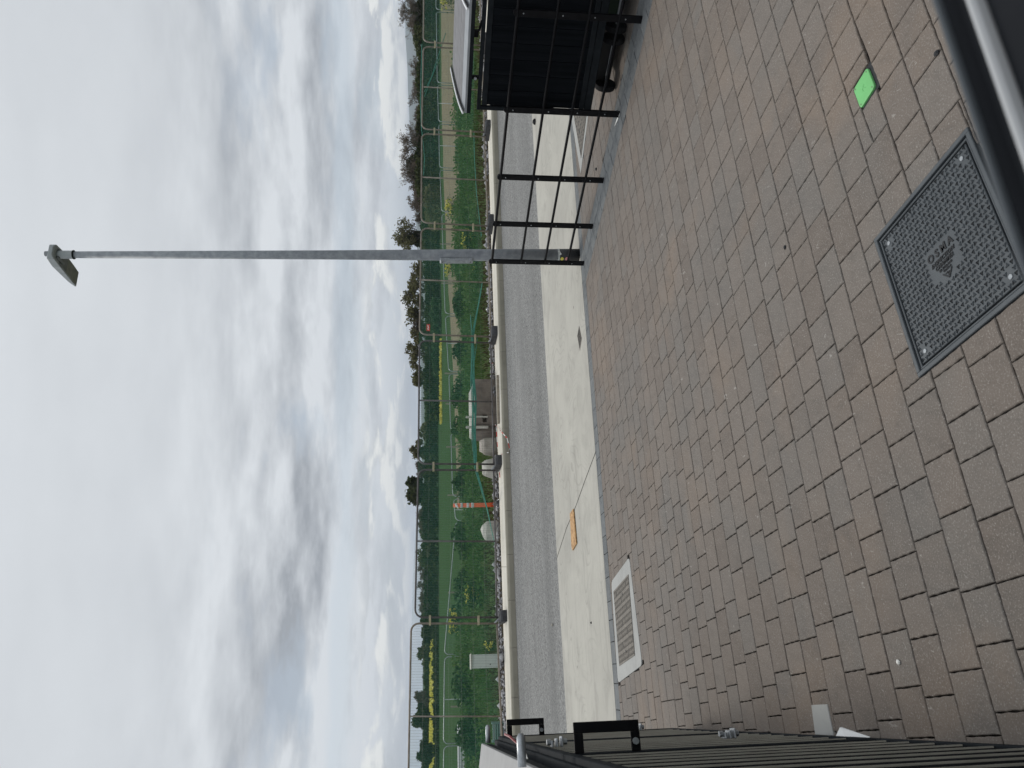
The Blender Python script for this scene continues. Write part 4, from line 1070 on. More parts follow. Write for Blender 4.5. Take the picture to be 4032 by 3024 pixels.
# ------------------------------------------------------------------ things behind the fence
def bigblock():
    s0, s1 = 17.5, 18.5; bl = PS(1950, 1688, s0); br = PS(1950, 1492, s0); zt = PS(1868, 1600, s0).z
    tl, _ = TS(bl); tr, _ = TS(br); root = thing('concrete_chamber', F((tl+tr)/2, 18, .1), 'big weathered concrete chamber block with a pale top and a square hole, behind the fence', 'concrete block')
    m = MB(); z0 = .02; zs = zt-.02
    # front wall built round a hole
    hx0 = TS(PS(1912, 1662, s0))[0]; hx1 = TS(PS(1912, 1632, s0))[0]; hz0, hz1 = PS(1917, 1650, s0).z, PS(1901, 1650, s0).z
    tl2 = TS(PS(1912, 1668, s0))[0]
    def bx(m, a0, a1, b0, b1, z0_, z1_): m.box(F((a0+a1)/2, (b0+b1)/2, (z0_+z1_)/2), (ET, ES, EZ), (a1-a0, b1-b0, z1_-z0_))
    bx(m, hx1, tr, s0, s1, z0, zs); bx(m, tl2, hx0, s0, s1, z0, zs); bx(m, hx0, hx1, s0, s1, hz1, zs); bx(m, hx0, hx1, s0, s1, z0, hz0); bx(m, hx0, hx1, s0+.15, s1, hz0, hz1)
    m.build('walls', MT['rawblock'], root, bevel=.012)
    m = MB(); q = [F(tl, s0+.06, zs), F(tr, s0+.0, zs), F(tr, s1, zs), F(tl, s1, zs)]; zt2 = zs + .10
    q2 = [F(tl+.04, s0+.35, zt2+.02), F(tr-.25, s0+.35, zt2+.03), F(tr-.3, s1-.1, zt2), F(tl+.04, s1-.1, zt2)]; m.hexa(q, q2); m.build('pale_top', MT['paleblock'], root, bevel=.02, seg=2)
    m = MB(); bx(m, tl, tl2-.005, s0+.2, s1, z0, zs); m.build('end_wall', MT['rawblock'], root, bevel=.01)
    for tt_, w in ((tl+.02, .05), (tl+.28, .035)):
        m = MB(); bx(m, tt_, tt_+w, s0-.02, s0+.06, .32, .85); m.build('edge_bar', MT['paleblock'], root, bevel=.008)
bigblock()
def lump(pix, s0, dep, label, seed, mt='lump'):
    random.seed(seed); (xa, ya), (xb, yb) = pix
    l, r = PS(xb, yb, s0), PS(xb, ya, s0); zt = PS(xa, (ya+yb)/2, s0).z; a, b = TS(l)[0], TS(r)[0]; z0 = -.02
    m = MB(); n = 6; cx, cz_ = (a+b)/2, z0; w = (b-a)/2; rings = []
    for q, (sc, zz) in enumerate(((1., z0), (1.04, z0+(zt-z0)*.40), (.90, z0+(zt-z0)*.8), (.55, zt))):
        rings.append([F(cx+math.cos(k*2*math.pi/n)*w*sc*random.uniform(.86, 1.05), s0+dep/2+math.sin(k*2*math.pi/n)*dep/2*sc*random.uniform(.8, 1.05), zz+random.uniform(-.05, .03)*(q > 0)) for k in range(n)])
    for q in range(3): m.hexa(rings[q], rings[q+1])
    o = m.build('concrete_lump', MT[mt], bevel=.015); tag(o, label, 'concrete lump', 'broken concrete lumps behind the fence')
lump(((1893, 1702), (1950, 1782)), 17.55, .7, 'angular brown-grey concrete lump right beside the big concrete block', 3)
lump(((1901, 1786), (1952, 1872)), 17.5, .7, 'paler concrete lump behind the fence foot, left of the angular lump', 5, 'paleblock')
lump(((1900, 2036), (1958, 2122)), 17.6, .7, 'pale rounded concrete lump left of the orange delineator post', 8, 'paleblock')
random.seed(20)
# timber batten in front of the block
m = MB(); a, b = G(1962, 1478, .14), G(1966, 1668, .14); d = (b-a).normalized(); n = Vector((-d.y, d.x, 0)); m.box((a+b)/2+EZ*.02, (d, n, EZ), ((b-a).length, .09, .05))
tag(m.build('timber_batten', MT['wood'], bevel=.004), 'grey weathered timber batten lying on the footpath before the concrete block', 'timber')
# barrier tape
def tape(pix, zf, label, w=.02):
    P = [G(x, y, z) for (x, y), z in zip(pix, zf)]; root = thing('barrier_tape', P[0], label, 'barrier tape')
    A, B = MB(), MB(); k = 0
    for i in range(len(P)-1):
        n = max(2, int((P[i+1]-P[i]).length/.12))
        for j in range(n):
            a, b = P[i].lerp(P[i+1], j/n), P[i].lerp(P[i+1], (j+1)/n); m = A if k % 2 else B; k += 1
            d = (b-a).normalized(); s_ = d.cross(EZ).normalized() if abs(d.z) < .9 else ET
            wv = (s_*math.cos(k*.5)+EZ*abs(math.sin(k*.5)))*w/2; m.poly([a-wv+EZ*.02, b-wv+EZ*.02, b+wv+EZ*.02, a+wv+EZ*.02])
    A.build('red_bands', MT['red'], root); B.build('white_bands', MT['white'], root)
tape([(1953, 1672), (1978, 1700), (2000, 1725), (2010, 1765), (2006, 1782), (1985, 1784), (1978, 1790)], [.14, .13, .05, .0, .0, .1, .13], 'red and white barrier tape trailing from the concrete block over the kerb into the road')
tape([(1957, 1680), (1961, 1740), (1965, 1800), (1972, 1880)], [.13, .13, .13, .13], 'red and white barrier tape lying straight along the footpath by the fence foot')
tape([(1938, 1420), (1944, 1445), (1940, 1462)], [.13, .13, .13], 'short curl of red and white tape on the footpath right of the concrete block')
# orange delineator
def delineator():
    s0 = 17.6; b = PS(1947, 1988, s0); t_, _ = TS(b); base = F(t_, s0, 0); zt = PS(1784, 1982, s0).z
    root = thing('delineator_post', base, 'orange plastic delineator post with grey reflective bands and white tape at its top', 'traffic post')
    m = MB(); m.tube([base+EZ*-.02, base+EZ*.06, base+EZ*.11], [.18, .17, .06], 14); m.build('base', MT['orange'], root)
    m = MB(); m.tube([base+EZ*.1, base+EZ*zt], [.055, .042], 14); m.build('post', MT['orange'], root, smooth=True)
    for x0, x1 in ((1837, 1847), (1855, 1866), (1813, 1822)):
        za, zb = PS(x1, 1982, s0).z, PS(x0, 1982, s0).z; m = MB(); m.tube([base+EZ*za, base+EZ*zb], .054, 14); m.build('reflective_band', MT['refl'], root, smooth=True)
    m = MB(); z = PS(1797, 1982, s0).z; m.tube([base+EZ*(z-.04)+ET*-.03, base+EZ*z-ET*.02-ES*.03, base+EZ*(z+.02)+ET*.03-ES*.04, base+EZ*(z-.03)-ET*.07-ES*.03], [.02, .035, .03, .012], 7); m.build('tape_knot', MT['plastic'], root)
delineator()
def cabinet():
    s0 = 17.75; l, r = PS(1960, 2628, s0), PS(1960, 2574, s0); zt = PS(1857, 2600, s0).z; a, b = TS(l)[0], TS(r)[0]
    root = thing('utility_cabinet', F((a+b)/2, s0+.15, 0), 'pale grey upright utility cabinet behind the leftmost fence panel', 'utility cabinet')
    m = MB(); m.box(F((a+b)/2, s0+.15, zt/2), (ET, ES, EZ), (b-a, .30, zt)); m.build('body', MT['cabinet'], root, bevel=.02, seg=2)
    m = MB(); m.box(F((a+b)/2, s0-.004, zt/2), (ET, ES, EZ), ((b-a)*.82, .01, zt*.86)); d = m.build('door', MT['cabinet'], root, bevel=.004)
    m = MB(); m.box(F((a+b)/2, s0+.13, zt+.012), (ET, ES, EZ), (b-a+.04, .34, .025)); m.build('roof', MT['paleblock'], root, bevel=.006)
    m = MB(); m.tube([F(a+.07, s0-.012, zt*.5), F(a+.07, s0-.03, zt*.5)], .012, 8); m.build('lock', MT['black'], d)
cabinet()
# slatted crate and stacked white sheets at the left
s0 = 18.0; l, r = PS(1960, 2918, s0), PS(1960, 2846, s0); a, b = TS(l)[0], TS(r)[0]; zt = PS(1936, 2880, s0).z
root = thing('slatted_crate', F((a+b)/2, s0, 0), 'low grey-green slatted crate behind the fence beside the left bin store', 'crate')
z = .03
while z < zt:
    m = MB(); m.box(F((a+b)/2, s0, z), (ET, ES, EZ), (b-a, .04, .028)); m.build('slat', MT['teal'], root); z += .045
for tt_ in (a, b):
    m = MB(); m.box(F(tt_, s0+.03, zt/2), (ET, ES, EZ), (.05, .05, zt)); m.build('corner_post', MT['teal'], root)
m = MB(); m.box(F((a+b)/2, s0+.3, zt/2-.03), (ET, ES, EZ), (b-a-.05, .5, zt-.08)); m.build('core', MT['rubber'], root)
s0 = 40.; 
def stack(xa, xb, ya, yb, name, label):
    l, r = PS(xb, yb, s0), PS(xb, ya, s0); a, b = TS(l)[0], TS(r)[0]; zt = PS(xa, ya, s0).z; z0 = l.z
    root = thing(name, F((a+b)/2, s0, -1.1), label, 'sheet stack'); n = 7
    for i in range(n):
        z = z0+(zt-z0)*(i+.5)/n; j = random.uniform(-.25, .25)
        m = MB(); m.box(F((a+b)/2+j, s0+.5, z), (ET, ES, EZ), (b-a+j, 1.2, (zt-z0)/n*.8)); m.build('sheet', MT['plastic' if i % 3 else 'trim'], root)
    m = MB(); m.box(F((a+b)/2, s0+.6, (z0-1.1)/2-.05), (ET, ES, EZ), ((b-a)*.9, 1., z0+1.0)); m.build('pallet', MT['wood'], root)
stack(1804, 1833, 2872, 3150, 'sheet_stack', 'long white stack of boards on the field edge behind the left bin store lid')

# timber stakes beyond the second fence
for i, (x0, x1, y) in enumerate(((1755, 1785, 1590), (1757, 1790, 1760), (1762, 1795, 1950), (1764, 1800, 2333), (1746, 1780, 1343), (1751, 1785, 1470), (1738, 1770, 1115), (1733, 1765, 960), (1775, 1805, 2783))):
    s0 = 44; p = PS(x0, y, s0); a = TS(p)[0]; m = MB(); m.box(F(a, s0, (p.z-1.1)/2), (ET, ES, EZ), (.085, .05, p.z+1.1))
    tag(m.build('fence_stake', MT['wood'], bevel=.006), ['pale timber stake in line with the concrete block', 'pale timber stake above the concrete lumps', 'pale timber stake just right of the orange post', 'pale timber stake above the left yellow flowers', 'pale timber stake below the red sign, to its left', 'pale timber stake between red sign and concrete block', 'pale timber stake left of the street lamp', 'pale timber stake right of the street lamp', 'pale timber stake beyond the pale cabinet'][i], 'stake', 'timber stakes along the field edge')

# second line of fence panels at the foot of the bank
FJ = [(-60, 1716), (42, 1717), (330, 1722), (484, 1727), (665, 1731), (838, 1739), (1240, 1753), (1467, 1767), (1700, 1775), (1960, 1783), (2259, 1762), (2582, 1750), (2934, 1747), (3260, 1744)]
fl = ['behind the yellow flowers at the far right', 'behind the right bin store lid, right half', 'behind the right bin store lid, left half', 'beyond the tall bare thorn', 'narrow, right of the far yellow flowers', 'crossed by the street lamp', 'below the red sign', 'right of the concrete block', 'sagging behind the concrete block', 'tilted beyond the orange post', 'beyond the left yellow flowers', 'beyond the pale cabinet', 'beyond the white board stack']
for i in range(len(FJ)-1):
    (y0, x0), (y1, x1) = FJ[i], FJ[i+1]; s0 = 31.
    P2, P3 = PS(x0+1, y0+5, s0), PS(x1, y1-5, s0)
    if i == 9: P2 = PS(1786, y0+5, s0); P3 = PS(1795, 2050, s0)
    if i == 10: P2 = PS(1794, 2056, s0)
    P0 = Vector((P3.x, P3.y, P3.z-1.95)); P1 = Vector((P2.x, P2.y, P2.z-1.95))
    fence_panel(P0, P1, P2, P3, 'mesh_fence', 'second-row mesh fence panel low behind the scrub, '+fl[i], 'mesh fence panels in the second row', MT['galv'], True, .020, .11, i % 3 != 1)

# ------------------------------------------------------------------ vegetation
def cards(C, size, tint, up=.0, aspect=1.6):
    """one leaf quad (rhomb) per centre with random direction"""
    n = len(C); a = rng.normal(size=(n, 3)); a[:, 2] += up; a /= np.linalg.norm(a, axis=1)[:, None]
    b = rng.normal(size=(n, 3)); b -= (b*a).sum(1)[:, None]*a; b /= np.linalg.norm(b, axis=1)[:, None]
    s = np.asarray(size)*rng.uniform(.6, 1.3, n); s = s[:, None]
    V = np.stack([C-a*s*aspect/2, C+b*s/2, C+a*s*aspect/2, C-b*s/2], 1).reshape(-1, 3)
    Fq = np.arange(4*n).reshape(n, 4); return V, Fq, np.repeat(tint, 4)
def blades(B, h, w, tint, lean=.35):
    n = len(B); d = rng.uniform(0, 2*np.pi, n); hx = np.stack([np.cos(d), np.sin(d), np.zeros(n)], 1); hh = (np.asarray(h)*rng.uniform(.6, 1.3, n))[:, None]
    tip = B + np.array([0, 0, 1.])*hh + rng.normal(0, lean, (n, 3))*hh*np.array([1, 1, .2]); w_ = hx*w/2
    V = np.stack([B-w_, B+w_, tip], 1).reshape(-1, 3); return V, np.arange(3*n).reshape(n, 3), np.repeat(tint, 3)
def street(t, s, z): 
    return np.stack([t*ct-s*st, t*st+s*ct, z], 1)
MZ = np.vectorize(mound)

# scrub on the bank
def bank():
    n = 26000; t = rng.uniform(-16, 26, n); s = 18.0+rng.beta(1.1, 1.0, n)*9.5; z = MZ(t, s)
    clump = np.sin(t*1.7+s*1.1)+np.sin(t*.8-s*2.1+1)+rng.normal(0, .6, n)
    near = s < 20.0+.5*np.sin(t*.6)
    h = np.where(near, .16, .26+.06*clump); keep = ~near
    V, Fq, T = blades(street(t, s, z)[keep], h[keep], .035, np.clip(.45+.2*clump+rng.normal(0, .18, n), 0.01, 1)[keep])
    tag(fast('tall_grass', V, Fq, MT['weed'], T), 'rough green grass and weeds covering the bank behind the mesh fence', 'grass', kind='stuff')
    V, Fq, T = blades(street(t, s, z)[near], h[near], .04, np.clip(rng.normal(.4, .25, n), 0.01, 1)[near], .6)
    tag(fast('dry_grass', V, Fq, MT['dry'], T), 'dark brownish dead grass along the foot of the bank', 'grass', kind='stuff')
    # broad leaves among it
    n = 30000; t = rng.uniform(-16, 26, n); s = 19.8+rng.beta(1.2, 1.0, n)*7.2; clump = np.sin(t*1.7+s*1.1)+np.sin(t*.8-s*2.1+1)+rng.normal(0, .4, n)
    z = MZ(t, s)+rng.uniform(.03, .30, n)*(1+.25*clump)
    V, Fq, T = cards(street(t, s, z), .07, np.clip(.4+.17*clump+rng.normal(0, .2, n), 0.01, 1), .3)
    tag(fast('weeds', V, Fq, MT['weed'], T), 'broad-leaved green weeds on the bank behind the fence', 'weeds', kind='stuff')
bank()
# single nettle and bramble bushes on the bank (pixel of the top centre, plane, width)
bush = [((1796, 1190), 25, 1.3, 'dark green bramble bush below the red sign'), ((1800, 1385), 24.5, .9, 'rounded dark bramble bush left of the red sign'), ((1792, 1560), 25, 1.5, 'bushy weeds rising behind the right of the concrete block'),
        ((1795, 1690), 25, 1.4, 'bushy weeds rising behind the left of the concrete block'), ((1800, 1900), 24.5, 1.6, 'nettle patch right of the orange post'), ((1800, 2110), 24.5, 1.7, 'nettle patch left of the orange post'),
        ((1806, 2320), 24, 1.5, 'leafy weed clump around the left yellow flowers'), ((1800, 2700), 23.5, 1.5, 'weed clump left of the pale cabinet'), ((1815, 2900), 22, 1.3, 'weed clump behind the left bin store lid'), ((1803, 620), 26, 1.5, 'grassy tussock right of the lamp'), ((1800, 1060), 25.5, 1.1, 'grassy tussock left of the lamp')]
for i, (px_, s0, w, lb) in enumerate(bush):
    p = PS(px_[0], px_[1], s0); t0 = TS(p)[0]; zt = p.z; zb = mound(t0, s0); n = 1500
    th = rng.uniform(0, 2*np.pi, n); r = np.sqrt(rng.uniform(0, 1, n)); f = rng.uniform(0, 1, n)
    prof = np.sqrt(np.clip(1-f**2, 0, 1)); lob = 1+.18*np.sin(th*3+i)+.1*np.sin(th*5+2*i)
    t = t0+np.cos(th)*r*prof*w/2*lob; s = s0+np.sin(th)*r*prof*w/2*lob; z = zb-.1+f*(zt-zb+.12)*lob
    V, Fq, T = cards(street(t, s, z), .075, np.clip(rng.normal(.45, .25, n)+.15*(f-.5), .01, 1), .2)
    tag(fast('bramble_bush', V, Fq, MT['nettle'], T), lb, 'bush', 'weedy bushes on the bank')
# oilseed rape plants gone wild: yellow heads on stems
flow = [((1818, 1908, 905, 978), 21.5, 60, 'large yellow-flowering rape clump at the right of the lamp pole'), ((1862, 1900, 1032, 1066), 21.3, 26, 'yellow-flowering rape clump low at the left of the lamp pole'),
        ((1752, 1782, 785, 852), 27.5, 40, 'far yellow-flowering rape clump right of the lamp'), ((1752, 1776, 1036, 1072), 27.5, 26, 'far yellow-flowering rape clump left of the lamp'),
        ((1832, 1896, 2284, 2390), 21.5, 75, 'large yellow-flowering rape clump on the left part of the bank'), ((1768, 1802, 2385, 2500), 25.5, 42, 'thin row of yellow rape flowers above the left fence joint'),
        ((1908, 1934, 2530, 2566), 19.6, 6, 'few yellow flower heads right of the pale cabinet'), ((1733, 1765, -30, 28), 28, 34, 'yellow rape clump at the far right edge')]
for (x0, x1, y0, y1), s0, n, lb in flow:
    a, b = PS(x1, y1, s0), PS(x0, y0, s0); t0, t1 = TS(a)[0], TS(b)[0]; root = thing('rape_plant', F((t0+t1)/2, s0, mound((t0+t1)/2, s0)), lb, 'flowering plant', 'yellow flowering rape plants')
    C = []; m = MB()
    for k in range(n):
        t = t0+(t1-t0)*random.betavariate(2, 2); z = a.z+(b.z-a.z)*random.betavariate(1.6, 1.6); s = s0+random.uniform(-.35, .35)
        C.append((t, s, z)); zb = mound(t, s); m.tube([F(t+random.uniform(-.1, .1), s, zb), F(t, s, z)], .004, 3, False)
    m.build('stem', MT['nettle'], root)
    P_ = np.repeat(np.array(C), 16, 0); P_ = P_+rng.normal(0, .026, P_.shape); 
    V, Fq, T = cards(street(P_[:, 0], P_[:, 1], P_[:, 2]), .035, rng.uniform(.01, 1, len(P_)), .2, 1.2); fast('flower_heads', V, Fq, MT['petal'], T, root)
    k = n*14; P_ = np.stack([rng.uniform(t0, t1, k), s0+rng.uniform(-.4, .4, k), rng.uniform(0, 1, k)], 1); zb = MZ(P_[:, 0], P_[:, 1]); P_[:, 2] = zb+(P_[:, 2]*(b.z-.05-zb))
    V, Fq, T = cards(street(P_[:, 0], P_[:, 1], P_[:, 2]), .06, rng.uniform(.01, 1, k), .2); fast('leaves', V, Fq, MT['nettle'], T, root)

# rubble strip behind the fence
def rubble():
    n = 3600; t = rng.uniform(-12, 24, n); s = rng.uniform(17.38, 18.35, n); keep = (np.sin(t*.7+1)+np.sin(t*1.9)) > -1.1; t, s = t[keep], s[keep]; n = len(t)
    r = rng.uniform(.018, .055, n)*np.where(rng.uniform(size=n) < .06, 2., 1); z = .10+r*.4+rng.uniform(0, .06, n)*(t > 0)
    base = np.array([[1, 0, 0], [-1, 0, 0], [0, 1, 0], [0, -1, 0], [0, 0, .75], [0, 0, -.75]]); fc = np.array([[0, 2, 4], [2, 1, 4], [1, 3, 4], [3, 0, 4], [2, 0, 5], [1, 2, 5], [3, 1, 5], [0, 3, 5]])
    C = street(t, s, z); V = (C[:, None, :] + base[None]*r[:, None, None]*rng.uniform(.6, 1.3, (n, 6, 1)))
    q = rng.uniform(0, 6.28, n); c_, s_ = np.cos(q)[:, None], np.sin(q)[:, None]; D = V-C[:, None, :]; V = C[:, None, :]+np.stack([D[..., 0]*c_-D[..., 1]*s_, D[..., 0]*s_+D[..., 1]*c_, D[..., 2]], 2)
    Fq = (fc[None]+(np.arange(n)*6)[:, None, None]).reshape(-1, 3); tag(fast('rubble', V.reshape(-1, 3), Fq, MT['stone'], np.repeat(rng.uniform(.02, 1, n), 6)), 'grey stone rubble strip along the back of the footpath', 'rubble', kind='stuff')
    m = MB(); q = np.linspace(-14, 30, 30)
    for i in range(29): m.poly([F(q[i], 17.352, .104), F(q[i+1], 17.352, .104), F(q[i+1], 18.4, .112), F(q[i], 18.4, .112)])
    tag(m.build('bare_soil', MT['earth']), kind='structure')
rubble()

# trees on the skyline ------------------------------------------------------
def branchy(m, base, hgt, spread, n1, seed, levels=4, rad=.12):
    rnd = random.Random(seed); ends = []
    def grow(p, d, L, r, lv):
        k = 3; q = p; pts = [p]; rr = [r]
        for i in range(k):
            d = (d + Vector((rnd.gauss(0, .13), rnd.gauss(0, .13), rnd.gauss(.03, .08)))).normalized(); q = q + d*(L/k); pts.append(q); rr.append(r*(1-.5*(i+1)/k))
        m.tube(pts, rr, 3 if lv > 1 else 5, False)
        if lv >= levels: ends.append(q); ends.append(pts[-2]); return
        nb = n1 if lv == 0 else rnd.choice((3, 4, 4))
        for j in range(nb):
            a = rnd.uniform(0, 2*math.pi); sp = rnd.uniform(.35, .95)*spread; f = rnd.uniform(.45, 1) if lv else rnd.uniform(.35, 1)
            nd = (d + Vector((math.cos(a)*sp, math.sin(a)*sp, rnd.uniform(-.1, .35)))).normalized(); pp = p.lerp(q, f)
            grow(pp, nd, L*rnd.uniform(.5, .78), r*.52, lv+1)
    grow(base, Vector((0, 0, 1)), hgt*.36, rad, 0); return ends
def tree(y0, y1, xt, s0, label, kind, seed, xb=1735):
    """photo columns y0..y1 (width), xt top row, plane s0"""
    yc = (y0+y1)/2; top = PS(xt, yc, s0); t0 = TS(top)[0]; w = abs(TS(PS(xt, y0, s0))[0]-TS(PS(xt, y1, s0))[0]); zb = -1.14; hgt = top.z-zb
    base = F(t0, s0, zb); root = thing('bare_tree' if kind != 'dense' else 'leafy_tree', base, label, 'tree', 'trees on the skyline')
    m = MB(); ends = branchy(m, Vector((0, 0, 0)), 10., 1.0, 6, seed, 4 if kind != 'dense' else 3, .22)
    V = np.array(m.v); lo, hi = V.min(0), V.max(0); E = np.array([tuple(e) for e in ends])
    sc = np.array([w/(max(hi[0]-lo[0], .1))*1.0, w/(max(hi[1]-lo[1], .1)), hgt/hi[2]]); 
    c = np.array([(lo[0]+hi[0])/2, (lo[1]+hi[1])/2, 0]); V = (V-c*np.array([1, 1, 0]))*sc; E = (E-c)*sc
    bs = np.array(base); m.v = [tuple(p) for p in V+bs]; m.t = [0]*len(m.v)
    m.build('trunk', MT['bark'], root)
    E = E+bs
    if kind == 'bare': k, szz, mt_ = 4, .34, 'thorn'
    elif kind == 'bud': k, szz, mt_ = 3, .30, 'bud'
    else: k, szz, mt_ = 24, .6, 'ivy'
    P_ = np.repeat(E, k, 0); P_ = P_+rng.normal(0, .028*hgt if kind != 'dense' else .05*hgt, P_.shape)
    if kind == 'bare':
        V, Fq, T = cards(P_, szz*.35, rng.uniform(.01, 1, len(P_)), .9, 5.)
    else: V, Fq, T = cards(P_, szz, rng.uniform(.01, 1, len(P_)), .3)
    fast('crown', V, Fq, MT[mt_], T, root)
    return root, base, hgt, w
def ivy(y0, y1, xt, xb, s0, root, n=1400):
    a, b = PS(xb, y1, s0), PS(xt, y0, s0); t0, t1 = TS(a)[0], TS(b)[0]; zb, zt = -1.1, b.z; f = rng.beta(1, 1.4, n); w = (t1-t0)/2*np.sqrt(1-f*.85); th = rng.uniform(0, 6.28, n); r = np.sqrt(rng.uniform(0, 1, n))
    t = (t0+t1)/2+np.cos(th)*r*w; s = s0+np.sin(th)*r*w*.7; z = zb+f*(zt-zb)
    V, Fq, T = cards(street(t, s, z), .5, rng.uniform(.01, 1, n), .2); fast('ivy', V, Fq, MT['ivy'], T, root)
R1 = [(-40, 105, 1572, 130, 'bare', 'dark bare tree at the right edge of the skyline', (0, 75, 1618)), (235, 385, 1608, 153, 'bare', 'bare-topped bush tree rising right of the bin store end', (225, 340, 1636)),
      (388, 505, 1628, 135, 'bare', 'low brown thorn tree left of the blue hill gap', (400, 500, 1645)), (505, 700, 1566, 133, 'bare', 'tall spiky thorn tree, highest on the right skyline, with dark ivy heart', (590, 720, 1600)),
      (640, 770, 1585, 133, 'bare', 'spiky thorn tree leaning left of the tallest thorn', (640, 735, 1620)), (735, 860, 1603, 131, 'bare', 'reddish twiggy thorn right of the ivy clad tree', None),
      (868, 985, 1552, 136, 'bud', 'budding tree right against the street lamp pole', (900, 985, 1600)), (1030, 1185, 1585, 132, 'bud', 'round bare tree just left of the street lamp pole', None),
      (1165, 1300, 1598, 130, 'bud', 'second round budding tree left of the lamp', None), (1265, 1330, 1622, 130, 'bare', 'small dark shrub tree above the red sign', (1275, 1325, 1630)),
      (1310, 1450, 1597, 130, 'bud', 'loose yellowish budding tree just left of the red sign', None), (1440, 1520, 1622, 135, 'bud', 'thin tree leading to the sky gap above the concrete block', None),
      (1728, 1805, 1612, 153, 'bud', 'lone budding tree with ivy stems above the concrete lumps', (1755, 1790, 1650)), (1890, 1985, 1611, 153, 'dense', 'round dense olive tree above the orange post side of the fence', None),
      (1660, 1730, 1650, 153, 'bud', 'small budding tree right of the lone ivy tree', None), (1810, 1880, 1638, 153, 'bare', 'thin bare tree at the fence joint left of the lone ivy tree', None), (2000, 2120, 1640, 153, 'bare', 'twiggy bush line tree left of the olive tree', None),
      (2125, 2240, 1641, 153, 'bud', 'green budding tree above the broken fence rail', None), (2230, 2330, 1645, 153, 'bare', 'bare forked tree right of the left fence joint', None), (2330, 2430, 1648, 153, 'bare', 'twiggy thorn at the left fence joint', None),
      (2545, 2600, 1643, 153, 'bud', 'small upright tree left of the left fence joint', None), (2785, 2870, 1634, 153, 'dense', 'round dark tree on the left skyline behind the fence post', None), (2720, 2790, 1634, 153, 'bare', 'thin bare tree right of the round dark left tree', None), (2930, 3010, 1652, 153, 'dense', 'low rounded tree at the far left edge', None),
      (100, 180, 1630, 153, 'bud', 'small bush tree left of the rightmost tree', None)]
for i, (y0, y1, xt, s0, kd, lb, iv) in enumerate(R1):
    root, base, hgt, w = tree(y0, y1, xt, s0, lb, kd, 100+i)
    if iv: ivy(iv[0], iv[1], iv[2], 1730, s0, root, 1300)

def hedge(prof, s0, label, dens, mt='hedge', size=.42, zb=-1.15, dep=3.):
    """prof: list of (top row, column) along the line"""
    ys_ = [p[1] for p in prof]; y0, y1 = min(ys_), max(ys_); a = TS(PS(1700, y0, s0))[0]; b = TS(PS(1700, y1, s0))[0]; n = int(abs(a-b)*dens)
    y = rng.uniform(y0, y1, n); xt = np.interp(y, ys_, [p[0] for p in prof])
    t = np.empty(n); zt = np.empty(n)
    for i in range(n):
        p = PS(xt[i]+3*math.sin(y[i]*.11)+2.5*math.sin(y[i]*.23+1)+random.uniform(-2, 2), y[i], s0); t[i] = TS(p)[0]; zt[i] = p.z
    f = rng.beta(1.25, .9, n); z = zb+(zt-zb)*f; s = s0+rng.uniform(-.5, .5, n)*dep*(1-.5*f)
    tn = np.clip(rng.normal(.4, .22, n)+.2*np.sin(t*.35)+.15*np.sin(t*.9+2), .01, 1)
    V, Fq, T = cards(street(t, s, z), size, tn, .2); return tag(fast('hedge', V, Fq, MT[mt], T), label, 'hedge', 'field hedges')
hedge([(1650, -60), (1640, 60), (1632, 150), (1650, 230), (1640, 320), (1652, 400), (1642, 470), (1638, 560), (1640, 740), (1660, 830), (1668, 900)], 130, 'dark thick hedge along the right end of the skyline', 170, size=.5)
hedge([(1660, 880), (1666, 1000), (1676, 1100), (1680, 1300), (1672, 1500), (1680, 1650)], 128, 'dark hedge in the middle of the skyline, behind the lamp and red sign', 170, size=.5)
hedge([(1682, 1480), (1680, 1700), (1676, 1850), (1664, 1960), (1660, 2100), (1670, 2200), (1676, 2330), (1664, 2450)], 152, 'long hedge on the skyline above the concrete block and orange post', 160, size=.5)
hedge([(1662, 2420), (1668, 2560), (1672, 2650), (1676, 2750), (1672, 2830), (1670, 2930), (1666, 3080)], 215, 'far hedge beyond the yellow field at the left', 110, size=.8)
hedge([(1712, 2430), (1706, 2560), (1708, 2650), (1712, 2750), (1709, 2870), (1714, 2960), (1716, 3080)], 152, 'low near hedge in front of the yellow field at the left', 90, size=.55)
hedge([(1700, 1180), (1697, 1250), (1706, 1330), (1702, 1400), (1712, 1480)], 122, 'lower pale green scrub in front of the middle hedge', 90, 'nettle', .45)
# pale blossom thorn scrub at the right of the lamp
hedge([(1676, 735), (1668, 800), (1680, 870), (1700, 900)], 118, 'pale grey blossoming thorn scrub at the foot of the right hedge', 90, 'bud', .4)
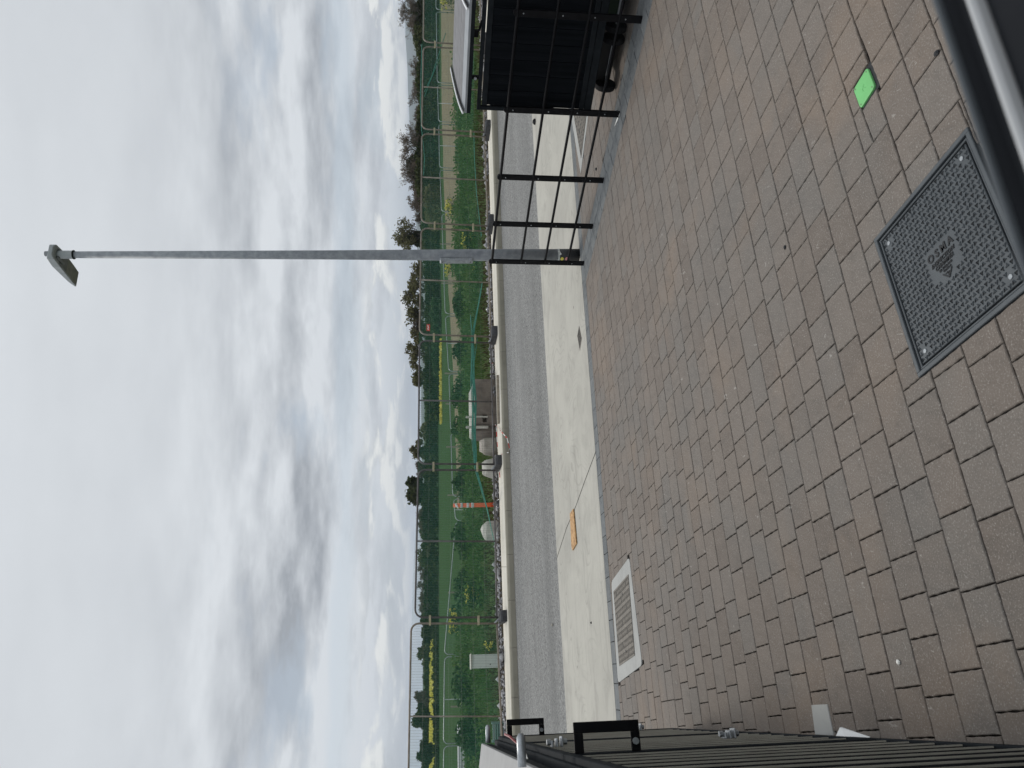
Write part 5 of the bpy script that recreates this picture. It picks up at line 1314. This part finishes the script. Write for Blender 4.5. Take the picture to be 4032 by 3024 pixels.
# rape field strip: yellow crop beyond the low hedge
m = MB(); k = 26
for (ya, yb, s_a, s_b) in ((2470, 3150, 165, 205), (1330, 1660, 119.5, 121)):
    a = TS(PS(1700, ya, s_a))[0]; b = TS(PS(1700, yb, s_a))[0]; n = 6500 if ya > 2000 else 450
    t = min(a, b)+abs(a-b)*(rng.beta(1, 2.6, n) if ya > 2000 else rng.uniform(0, 1, n)); s = rng.uniform(s_a, s_b, n); z = -1.1+(rng.uniform(.5, 1.25, n) if ya > 2000 else rng.uniform(.0, .22, n))
    V, Fq, T = cards(street(t, s, z), .5, rng.uniform(.01, 1, n), .5, 1.1)
    tag(fast('rape_crop', V, Fq, MT['petal'], T), 'strip of yellow flowering rape crop ' + ('between the two left hedges' if ya > 2000 else 'under the middle hedge'), 'crop', kind='stuff')

# blue hills far behind the right hedge
m = MB(); prof = [(1603, -900), (1594, -400), (1592, -100), (1594, 60), (1597, 150), (1603, 260), (1609, 380), (1612, 480), (1620, 620), (1634, 820), (1650, 1100), (1658, 1500), (1664, 2300), (1668, 3400)]
D = 6500; top = []; bot = []
for i in range(len(prof)-1):
    for k in range(8):
        f = k/8; x = prof[i][0]*(1-f)+prof[i+1][0]*f; y = prof[i][1]*(1-f)+prof[i+1][1]*f
        p = PS(x+.8*math.sin(y*.03)+.5*math.sin(y*.011), y, D); top.append(p); q = PS(x, y, D-2600); bot.append(Vector((q.x, q.y, -3)))
for i in range(len(top)-1):
    bk0 = top[i]*1.0; bk1 = top[i+1]*1.0
    m.poly([bot[i], top[i], top[i+1], bot[i+1]]); e0 = Vector((top[i].x*1.4, top[i].y*1.4, -3)); e1 = Vector((top[i+1].x*1.4, top[i+1].y*1.4, -3)); m.poly([top[i], e0, e1, top[i+1]])
tag(m.build('hills', MT['hill'], smooth=True), kind='structure')

# haze: one even box of air round everything on the ground
hz = bpy.data.materials.new('haze'); hz.use_nodes = True; hz.node_tree.nodes.clear()
pv = hz.node_tree.nodes.new('ShaderNodeVolumePrincipled'); pv.inputs['Color'].default_value = (.80, .88, 1, 1); pv.inputs['Density'].default_value = .0001; pv.inputs['Anisotropy'].default_value = 0
oo = hz.node_tree.nodes.new('ShaderNodeOutputMaterial'); hz.node_tree.links.new(pv.outputs[0], oo.inputs['Volume'])
HAZE = True
if HAZE:
    m = MB(); m.box((0, 4000, 120), (Vector((1, 0, 0)), Vector((0, 1, 0)), EZ), (24000, 26000, 260)); tag(m.build('haze', hz), kind='stuff')
